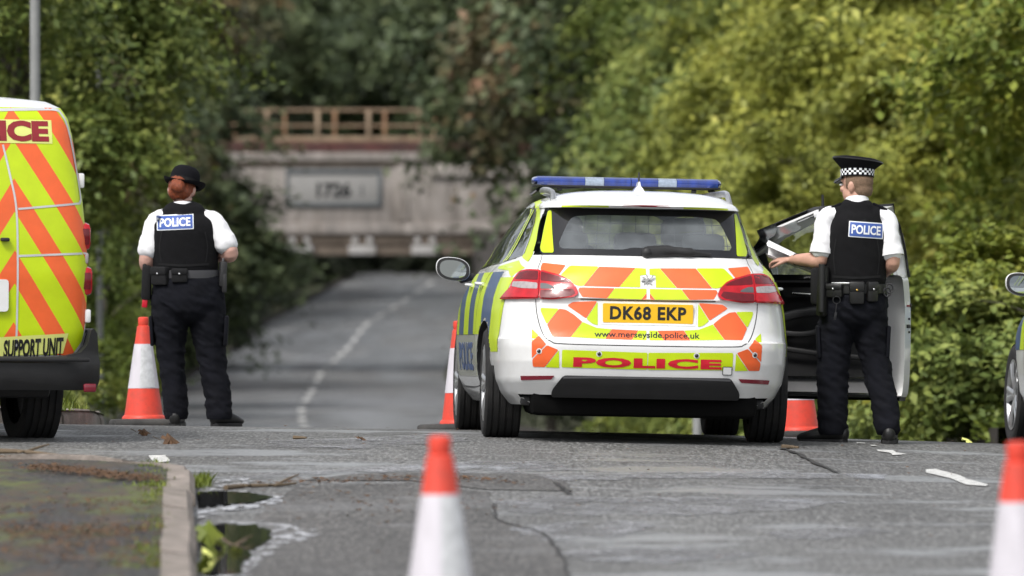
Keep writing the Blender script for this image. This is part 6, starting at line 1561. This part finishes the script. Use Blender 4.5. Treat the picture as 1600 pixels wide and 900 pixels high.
# fallen leaves big enough to see, twigs
def big_leaf(u, v, s, rz, mt, lab, up=.02, tilt=.5):
    p = unproject(u, v); n = 14; pts = []
    for k in range(n):
        a = 2 * math.pi * k / n; r = s * (1 + .28 * math.cos(5 * a)) * (.85 + .15 * math.cos(a)); pts.append((r * math.cos(a), r * math.sin(a)))
    vv = [(0, 0, .012)] + [(a, b, -.10 * (a * a + b * b) / s + .006 * math.sin(3 * k)) for k, (a, b) in enumerate(pts)]
    ff = [(0, 1 + k, 1 + (k + 1) % n) for k in range(n)]
    o = obj('fallen_leaf', vv, ff, mt); st = MB().tube([(-s, 0, 0), (-s * 1.8, .01, .01)], .002, 5).build('stalk', 'wood_twig', o)
    o.location = p + Vector((0, 0, up)); o.rotation_euler = (tilt, .1, rz); return tag(o, lab, 'leaf')
big_leaf(322, 858, .062, .3, 'grass', 'large fresh green leaf standing up in the wider puddle', .06, 1.1)
big_leaf(346, 862, .036, 2.0, 'leaf_green', 'small dark green leaf beside the large leaf in the puddle', .03, .9)
big_leaf(326, 880, .045, 1.2, 'pale_yellow', 'curled pale yellow leaf at the puddle edge', .03, .8)
big_leaf(370, 868, .030, 2.9, 'leaf_green', 'dark leaf afloat in the middle of the puddle', .02, .7)
big_leaf(318, 898, .055, 4.0, 'grass', 'green leaf lying against the kerb at the puddle\'s end', .04, .9)
big_leaf(264, 694, .060, .6, 'dead_leaf', 'dry tan leaf curled on the road by the officer in the bowler hat', .02, .8)
big_leaf(223, 681, .040, .2, 'dead_leaf', 'small brown leaf on the road beside the cone', .02, .6)
big_leaf(565, 689, .045, 1.4, 'dead_leaf', 'brown leaf lying flat on the bare crest of the road', .01, .4)
big_leaf(1512, 691, .05, 1.0, 'pale_yellow', 'yellow leaf on the road crest in front of the shrubs', .012, .5)
def twig(uv, r, lab, dz=0.0, zf=road_z, fork=True):
    pts = [unproject(u, v, dz) + Vector((0, 0, r)) for u, v in uv]; mb = MB().tube(catmull(pts, 4), [r * (1.2 - .7 * i / (4 * (len(pts) - 1))) for i in range(4 * (len(pts) - 1) + 1)], 7)
    o = empty('twig', tuple(pts[0])); mb.v = [tuple(Vector(p) - pts[0]) for p in mb.v]; mb.build('stem', 'wood_twig', o)
    if fork:
        q = pts[len(pts) // 2] - pts[0]; d = (pts[-1] - pts[0]); MB().tube([q, q + d * .18 + Vector((0, .25, .02)), q + d * .3 + Vector((0, .35, .03))], [r * .7, r * .5, r * .3], 6).build('side_shoot', 'wood_twig', o)
    return tag(o, lab, 'twig')
twig([(352, 766), (380, 763), (430, 762), (462, 759)], .011, 'pale broken twig lying on the road beyond the narrow puddle')
twig([(-5, 709), (40, 710), (92, 715)], .012, 'long yellowish stem lying on the pavement by the van wheel', PVH)
twig([(458, 686.5), (470, 686.7), (479, 687)], .010, 'short dark stick on the road crest', 0, road_z, False)
twig([(310, 838), (340, 842), (365, 856), (385, 848)], .008, 'dark forked twig sticking out of the wider puddle')
twig([(1222, 701.8), (1238, 702), (1248, 702.6)], .012, 'black stick on the road behind the car wheel', 0, road_z, False)
